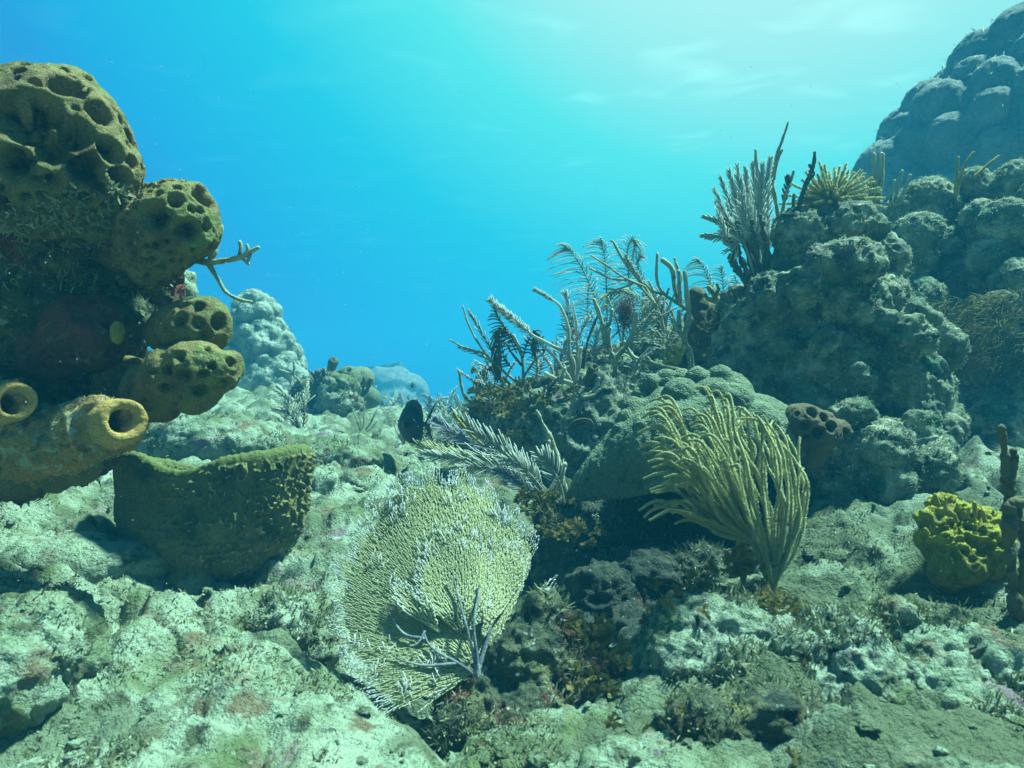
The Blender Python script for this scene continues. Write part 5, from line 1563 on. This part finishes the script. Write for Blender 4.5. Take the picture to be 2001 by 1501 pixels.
soft_coral('sea_rod', 'small wispy sea rods like a tiny bare shrub on the floor left of the fish', 'soft coral', P(706, 850, 3.5),
           [('rod', [(706, 850), (700, 830), (690, 802)], 3.5, dict(r0=.004, r1=.003)), ('rod', [(706, 850), (710, 830), (713, 795)], 3.5, dict(r0=.004, r1=.003)), ('rod', [(707, 850), (722, 830), (732, 808)], 3.5, dict(r0=.004, r1=.003)), ('rod', [(707, 848), (725, 838), (738, 822)], 3.5, dict(r0=.004, r1=.003)), ('rod', [(706, 845), (704, 820), (702, 800)], 3.5, dict(r0=.003, r1=.002)), ('rod', [(715, 838), (728, 822), (736, 800)], 3.5, dict(r0=.003, r1=.002))], 'rod')
soft_coral('sea_rod', 'blue tinged bare sea rod just behind the tail of the black fish', 'soft coral', P(832, 825, 5.0),
           [('rod', [(830, 828), (842, 808), (852, 788), (862, 780), (876, 777)], 5.0, dict(r0=.010, r1=.007, n=30)), ('rod', [(838, 815), (852, 810), (858, 802)], 5.0, dict(r0=.008, r1=.006)), ('rod', [(850, 793), (858, 795), (866, 795)], 5.0, dict(r0=.007, r1=.005)), ('rod', [(834, 820), (840, 800), (844, 790)], 5.0, dict(r0=.007, r1=.005))], 'rod')
G2 = 'small soft corals on the far floor'
for k in range(26):
    px, py, d = [(872, 818, 6.5), (885, 812, 7.0), (900, 825, 5.5), (915, 815, 6.5), (925, 805, 7.5), (860, 808, 8), (895, 800, 9), (880, 830, 5.2), (935, 822, 6), (845, 812, 7.5), (605, 765, 7), (595, 768, 7.5), (820, 802, 9), (905, 808, 8.2), (870, 802, 10), (760, 810, 6), (790, 812, 5.6), (775, 806, 6.6),
                 (590, 840, 3.4), (560, 830, 3.6), (860, 850, 3.6), (880, 870, 3.0), (790, 880, 2.9), (815, 865, 3.2), (845, 870, 3.1), (825, 890, 2.7)][k]
    c = P(px, py, d)
    c[2] = ground_z(c[0], c[1]) - 0.01
    t = thing('sea_rod', 'small faint soft coral on the far floor beyond the sea fan', 'soft coral', c, G2)
    for b in range(4 + k % 4):
        mb = MB()
        dv = np.array([RNG.normal() * .45, RNG.normal() * .3, 1.0])
        l = (0.05 + 0.02 * d) * RNG.uniform(.6, 1.3)
        q = catmull([c, c + dv * l * .5 + RNG.normal(size=3) * .02, c + dv * l + RNG.normal(size=3) * .04], 8)
        if b % 2:
            rod(mb, q, .0012 * d, .0008 * d, 5, .2, b)
        else:
            pinnate(mb, q, .012 + .006 * d, .006 * d ** .7, 45, .001 * d, .0007 * d)
        mk('branch', mb, M['rod' if k % 3 else 'dark_rod'], t)

# ------------------------------------------------------------------ right foreground pieces
pit_sponge('brown sponge riddled with big holes right of the yellow plume', [(1570, 828, 1.78, 44), (1600, 842, 1.78, 44), (1555, 845, 1.8, 36), (1638, 838, 1.8, 24), (1590, 870, 1.82, 40), (1530, 845, 1.86, 26), (1655, 845, 1.82, 14)], .0038, 12, .009, 1.9, 51,
           mat='brown_sponge', fixed=[(1586, 806, 13), (1608, 816, 10), (1622, 834, 11), (1574, 832, 11), (1596, 846, 12), (1577, 858, 10), (1650, 845, 8)])


def yellow_sponge():
    V, Q = blob_union([(1850, 1075, 1.23, 44), (1900, 1070, 1.23, 56), (1935, 1075, 1.25, 40), (1870, 1110, 1.21, 52), (1920, 1110, 1.23, 48), (1835, 1030, 1.25, 30), (1880, 1020, 1.25, 34), (1925, 1030, 1.25, 30), (1845, 1000, 1.27, 24)], .0034, 4)
    N = normals(V, Q)
    w = V + 0.01 * np.stack([fbm(V, 24, 2, 70 + c) for c in range(3)], 1)
    rg = sstep(0.0, 0.8, fbm(w, 75, 2, 7, gain=.4, mode='ridge'))
    topw = sstep(0.0, 0.45, N[:, 2] + 0.35 * fbm(V, 22, 2, 3)) * sstep(0.30, 0.6, (V[:, 2] - V[:, 2].min()) / np.ptp(V[:, 2]))
    V = V + N * (0.013 * rg * topw + 0.016 * fbm(V, 16, 3, 4) + 0.004 * fbm(V, 60, 3, 14))[:, None]
    b = V.mean(0)
    b[2] = V[:, 2].min()
    t = thing('yellow_sponge', 'bright yellow folded sponge by the right edge beside the brown rod', 'sponge', b)
    mb = MB()
    mb.add(V, Q, None, np.clip((0.35 + rg) * topw, 0, 1))
    mk('body', mb, M['yellow_sponge'], t)
    for x, y, dx, dy in [(1835, 990, -8, -24), (1850, 1000, -6, -22), (1862, 1005, -14, -14), (1906, 1010, -2, -28), (1890, 1010, 4, -18), (1925, 1020, -4, -22), (1815, 1045, -8, -12), (1845, 985, 4, -12), (1870, 1020, -6, -16), (1940, 1045, 12, -6)]:
        mb = MB()
        rod(mb, pxpath([(x, y), (x + dx * .5, y + dy * .45), (x + dx, y + dy)], 1.21, 14), .0042, .0032, 7, .25, x)
        mk('finger', mb, M['mustard'], t)


yellow_sponge()
soft_coral('sea_rod', 'knobbly brown sea rod rising along the right edge of the picture', 'soft coral', P(1998, 1290, 1.1),
           [('rod', [(2010, 1310), (1992, 1230), (1982, 1150), (1972, 1060), (1974, 985)], 1.1, dict(r0=.0105, r1=.0085, n=60, knob=.6, sides=10)), ('rod', [(1986, 1190), (2000, 1100), (1996, 1030), (1992, 985)], 1.11, dict(r0=.008, r1=.007, n=40, knob=.6, sides=10)),
            ('rod', [(1976, 1000), (1968, 940), (1962, 880), (1958, 833)], 1.12, dict(r0=.0085, r1=.005, n=50, knob=.6, sides=10)), ('rod', [(1968, 945), (1978, 910), (1979, 880)], 1.12, dict(r0=.009, r1=.008, n=24, knob=.5, sides=10)),
            ('rod', [(1974, 985), (1990, 982), (2012, 990)], 1.1, dict(r0=.009, r1=.007, n=20, knob=.4, sides=10))], 'brown_rod', None, (.02, .02, .012), 'mustard')


def algae_clump(label, px, py, d, n, L, w, seed, mat='algae', spreadx=.02, up=1.0, name='brown_algae'):
    """forked flat blades in a tuft"""
    r = np.random.default_rng(seed)
    c = P(px, py, d)
    mb = MB()
    for k in range(n):
        b = c + r.normal(size=3) * np.array([spreadx, spreadx * .7, spreadx * .5])
        dv = np.array([r.normal() * .8, r.normal() * .6 - .25, up * r.uniform(.3, 1.2)])
        dv /= np.linalg.norm(dv)
        todo = [(b, dv, L * r.uniform(.6, 1.2), w, 0)]
        while todo:
            p, dv, l, ww, lev = todo.pop()
            side = np.cross(dv, np.array([r.normal() * .4, -1, r.normal() * .4]))
            side /= np.linalg.norm(side)
            e = p + dv * l * .45
            lift = np.cross(side, dv) * ww * .25
            V = np.array([p - side * ww * .5, p + lift, p + side * ww * .5, e - side * ww * .62, e + lift, e + side * ww * .62])
            mb.add(V, [[0, 1, 4, 3], [1, 2, 5, 4]])
            if lev < 2:
                for sg in (-1, 1):
                    d2 = dv + side * sg * r.uniform(.35, .8) + r.normal(size=3) * .15
                    todo.append((e - dv * ww * .1, d2 / np.linalg.norm(d2), l * .8, ww * .85, lev + 1))
            else:
                mb.add(np.array([e - side * ww * .62, e + side * ww * .62, e + dv * ww * .8]), None, [[0, 1, 2]])
    ob = mk(name, mb, M[mat], None, c)
    if spreadx > .038:
        ob['kind'] = 'stuff'
        return ob
    return tag(ob, label, 'algae')


algae_clump('upright pale brown algae fronds right of the pointed rock', 1150, 1250, 1.2, 16, .042, .011, 1, up=1.4)
algae_clump('drooping orange brown algae low on the right of the pointed rock', 1165, 1340, 1.13, 22, .034, .010, 2, up=.4)
algae_clump('second tuft of branching algae just below the upright pale fronds', 1180, 1295, 1.17, 12, .036, .010, 3, up=1.0)
algae_clump('thick brown algae wrapped round the foot of the yellow plume', 1505, 1195, 1.2, 40, .032, .009, 4, spreadx=.03, up=.9)
algae_clump('brown algae hanging left of the stem of the yellow plume', 1455, 1110, 1.26, 22, .036, .010, 5, spreadx=.02, up=.7)
algae_clump('lower tail of brown algae below the foot of the yellow plume', 1530, 1260, 1.14, 24, .03, .009, 6, spreadx=.025, up=.4)
algae_clump('lone pale forked frond low in front of the yellow plume', 1490, 1345, 1.04, 4, .04, .009, 7, spreadx=.006, up=.8)
algae_clump('orange brown algae between the sea fan and the small pale feather', 1055, 985, 1.8, 34, .030, .009, 8, spreadx=.035, up=.6)
algae_clump('dark olive algae under the left tip of the lumpy coral', 1120, 1045, 1.7, 22, .036, .011, 9, spreadx=.022, up=.6)
algae_clump('olive algae matted on the left brow of the mound', 1010, 790, 2.42, 90, .05, .010, 10, spreadx=.08, up=.6)
algae_clump('yellow olive algae at the right end of the mound by the pinnacle', 1430, 650, 2.5, 70, .05, .011, 11, spreadx=.06, up=.6)
algae_clump('mixed red brown algae on the slope left of the plume foot', 1390, 1180, 1.22, 34, .026, .008, 12, spreadx=.05, up=.6)
algae_clump('green brown algae scattered at the bottom centre right slope', 1330, 1440, .95, 30, .02, .006, 13, spreadx=.06, up=.6)

# hair algae streaming from the right lobes
mb = MB()
n = 2600
px = RNG.uniform(1830, 2010, n)
py = 560 + RNG.uniform(0, 150, n) + (2001 - px) * 0.15
bb = np.array([P(a, b, 2.5 - .18 * RNG.uniform(0, 1)) for a, b in zip(px, py)])
cl = fbm(bb, 9, 2, 4)
bb = bb[cl > -.05]
dd = RNG.normal(size=(len(bb), 3)) * .35 + np.array([-.9, -.5, -.15])
dd /= np.linalg.norm(dd, axis=1, keepdims=True)
mb.spikes(bb, dd, RNG.uniform(.03, .07, len(bb)), .0014, (0, 1), bend=RNG.normal(size=(len(bb), 3)) * .25 + np.array([0, 0, -.3]))
o = mk('hair_algae', mb, M['hair'], None, P(1930, 700, 2.45))
o['kind'] = 'stuff'

# small black sea squirts on the slope
v, f = ico(3)
SQ = [(1548, 1074, 10, 'upper left of the four black blobs right of the plume stem'), (1578, 1088, 11, 'topmost of the four black blobs right of the plume stem'), (1603, 1100, 10, 'rightmost of the four black blobs right of the plume stem'), (1580, 1104, 12, 'lowest wide one of the four black blobs right of the plume stem')]
for px, py, rp, lab in SQ:
    mb = MB()
    c = P(px, py, 1.40)
    mb.add(v * (rp / F * 1.40) * np.array([1, .8, .85]) * (1 + .18 * fbm(v, 3, 2, px))[:, None] + c, None, f)
    tag(mk('sea_squirt', mb, M['fish'], None, c), lab, 'sea squirt', 'black sea squirts on the slope')

# slope rocks in the lower right
rock('reef_rock', 'pale crusted slope rock below the foot of the yellow plume', 'rock',
     [(1400, 1248, 1.2, 110, 1.2, 1, .8), (1500, 1278, 1.16, 90, 1.2, 1, .8), (1330, 1318, 1.15, 90), (1440, 1348, 1.1, 100), (1540, 1248, 1.2, 60)], .005, 'rock', (.02, .018, .010), (7, 18, 46), 2, 81, None, 6000, .012, .003)
rock('reef_rock', 'knobbly bluish rock with a white top edge in the lower right', 'rock',
     [(1620, 1256, 1.08, 60), (1660, 1296, 1.05, 80), (1590, 1306, 1.06, 70), (1700, 1356, 1.0, 90), (1600, 1386, 1.0, 80)], .0048, 'rock', (.02, .016, .010), (7, 18, 46), 2, 83, None, 3500, .010, .0028)
rock('reef_rock', 'long ridge of pale rock running down to the bottom right corner', 'rock',
     [(1760, 1231, 1.10, 60), (1810, 1296, 1.05, 75), (1860, 1366, .98, 80), (1930, 1426, .92, 80), (1990, 1366, .98, 90), (1900, 1286, 1.04, 60)], .0048, 'seabed', (.02, .020, .010), (7, 18, 46), 2, 87, None, 4500, .010, .0028)
rock('reef_rock', 'low brown rock at the bottom right below the bluish knobbly rock', 'rock', [(1500, 1436, .93, 90), (1400, 1456, .92, 80), (1620, 1466, .9, 80)], .0048, 'dark_rock', (.016, .018, .010), (7, 18, 46), 2, 89, None, 2500, .010, .003)


# ------------------------------------------------------------------ fish
def fish(label, c, length, yaw, height, body_mat, roll=0.0, detail=True, pitch=0.0, fork=0.5):
    """deep-bodied fish; local x runs from tail to snout"""
    cy, sy = math.cos(yaw), math.sin(yaw)
    c = np.asarray(c, float)
    cpz, spz = math.cos(pitch), math.sin(pitch)

    def tw(p):
        p = np.asarray(p, float) * length
        x = p[:, 0] * cpz - p[:, 2] * spz
        z = p[:, 0] * spz + p[:, 2] * cpz
        return np.stack([c[0] + x * cy - p[:, 1] * sy, c[1] + x * sy + p[:, 1] * cy, c[2] + z], 1)
    t = thing('fish', label, 'fish', c)
    hs = height / 2
    xs = [-.40, -.36, -.28, -.16, 0, .14, .27, .36, .42, .455, .475]
    hh = [.055, .07, .20, .37, .47, .48, .40, .27, .15, .075, .04]
    ww = [.015, .02, .04, .07, .095, .105, .10, .085, .06, .04, .02]
    zc = [0, 0, 0, 0, 0, .0, -.01, -.03, -.05, -.06, -.06]
    m = 24
    an = np.arange(m) * 2 * PI / m
    si = np.linspace(0, len(xs) - 1, 40)
    I = np.arange(len(xs))
    V = []
    for s in si:
        x, hv, w, z = (np.interp(s, I, q) for q in (xs, hh, ww, zc))
        V.append(np.stack([np.full(m, x), w * np.cos(an) * (np.abs(np.sin(an)) * -.25 + 1), hs * 2 * hv * np.sin(an) + z * height], 1))
    V = np.vstack(V + [np.array([[-.41, 0, 0], [.482, 0, -.06 * height]])])
    k = np.arange(39)[:, None] * m
    j = np.arange(m)[None]
    q = np.stack([k + j, k + (j + 1) % m, k + m + (j + 1) % m, k + m + j], -1).reshape(-1, 4)
    jj = np.arange(m)
    tr = np.vstack([np.stack([np.full(m, 40 * m), (jj + 1) % m, jj], 1), np.stack([np.full(m, 40 * m + 1), 39 * m + jj, 39 * m + (jj + 1) % m], 1)])
    mb = MB()
    mb.add(tw(V), q, tr)
    bo = mk('body', mb, M[body_mat], t)
    fm = M['fish_fin'] if body_mat == 'fish' else M[body_mat]

    def fin(name, outer, inner, th=.006):
        """a thin solid fin between two edge lines (x, z)"""
        a, b = np.array(outer), np.array(inner)
        n_ = len(a)
        f0 = np.vstack([np.stack([a[:, 0], np.full(n_, th * .3), a[:, 1]], 1), np.stack([b[:, 0], np.full(n_, th), b[:, 1]], 1)])
        f1 = f0 * np.array([1, -1, 1])
        kk = np.arange(n_ - 1)
        qf = np.stack([kk, kk + 1, kk + 1 + n_, kk + n_], 1)
        ed = np.stack([kk, kk + 2 * n_, kk + 1 + 2 * n_, kk + 1], 1)
        e0 = np.array([[0, n_, 3 * n_, 2 * n_], [n_ - 1, 3 * n_ - 1, 4 * n_ - 1, 2 * n_ - 1]])
        b_ = MB()
        b_.add(tw(np.vstack([f0, f1])), np.vstack([qf, qf[:, ::-1] + 2 * n_, ed, e0]))
        mk(name, b_, fm, t, smooth=False)
    H = height
    fin('dorsal_fin', [(.27, .40 * H), (.18, .53 * H), (.0, .60 * H), (-.16, .57 * H), (-.30, .44 * H), (-.36, .22 * H)], [(.27, .34 * H), (.16, .42 * H), (.0, .42 * H), (-.14, .34 * H), (-.26, .18 * H), (-.34, .05 * H)])
    fin('anal_fin', [(.12, -.48 * H), (.02, -.56 * H), (-.14, -.57 * H), (-.28, -.46 * H), (-.36, -.22 * H)], [(.12, -.40 * H), (.0, -.42 * H), (-.14, -.34 * H), (-.26, -.18 * H), (-.34, -.05 * H)])
    fin('tail_fin', [(-.74, .52 * H), (-.60, .24 * H), (-.56, 0), (-.60, -.24 * H), (-.72, -.46 * H)], [(-.62, .36 * H), (-.48, .15 * H), (-.38, 0), (-.48, -.15 * H), (-.62, -.34 * H)])
    if detail:
        for sg in (-1, 1):
            mb = MB()
            v3, f3 = ico(2)
            mb.add(tw(v3 * .014 + np.array([.36, sg * .078, .07 * H])), None, f3)
            mk('eye', mb, M['eye'], bo)
            mb = MB()
            pf = np.array([[.20, sg * .10, -.02], [.10, sg * .15, .06], [.03, sg * .16, .02], [.02, sg * .155, -.06], [.12, sg * .12, -.09]])
            pf2 = pf + np.array([0, sg * .006, 0])
            mb.add(tw(np.vstack([pf, pf2])), None, [[0, 1, 2], [0, 2, 3], [0, 3, 4], [5, 7, 6], [5, 8, 7], [5, 9, 8]])
            mk('pectoral_fin', mb, fm, bo, smooth=False)
    return t


fish('black deep bodied fish with a crescent tail hovering over the pale floor', P(806, 828, 2.55), .215, math.radians(180 - 50), .72, 'fish')
fish('tiny dark fish in the blue water right of the rounded blue boulder', P(806, 753, 5.5), .07, math.radians(250), .6, 'fish', detail=False)
fish('tiny yellow fish near the floor before the rounded blue boulder', P(752, 777, 4.6), .045, math.radians(5), .34, 'yellow_fish', detail=False)
fish('tiny pale fish beside the round grey sponges', P(735, 756, 4.6), .03, math.radians(80), .7, 'grey_fish', detail=False)

# specks drifting in the water
mb = MB()
v, f = ico(1)
for k in range(900):
    d = RNG.uniform(.7, 3.2)
    c = P(RNG.uniform(-200, 2200), RNG.uniform(100, 1400), d)
    if c[2] < ground_z(c[0], c[1]) + .03:
        continue
    mb.add(v * RNG.uniform(.0003, .0009) * d ** .5 + c, None, f)
o = mk('floating_specks', mb, M['speck'])
o['kind'] = 'stuff'

# ------------------------------------------------------------------ the water itself: one even body of haze round the camera and the reef
mb = MB()
x0, x1, y0, y1, z0, z1 = -29.5, 29.5, -29.5, 29.5, -2.2, 3.6
mb.add([(x, y, z) for x in (x0, x1) for y in (y0, y1) for z in (z0, z1)], [[0, 1, 3, 2], [4, 6, 7, 5], [0, 4, 5, 1], [2, 3, 7, 6], [0, 2, 6, 4], [1, 5, 7, 3]])
hm = bpy.data.materials.new('haze')
hm.use_nodes = True
nt = hm.node_tree
nt.nodes.clear()
o = nd(nt, 'ShaderNodeOutputMaterial')
pv = nd(nt, 'ShaderNodeVolumePrincipled')
pv.inputs['Color'].default_value = (0.04, 0.45, 0.80, 1)
pv.inputs['Density'].default_value = 0.036
pv.inputs['Anisotropy'].default_value = 0.0
nt.links.new(pv.outputs[0], o.inputs['Volume'])
hz = mk('haze', mb, hm, smooth=False)
hz['kind'] = 'stuff'
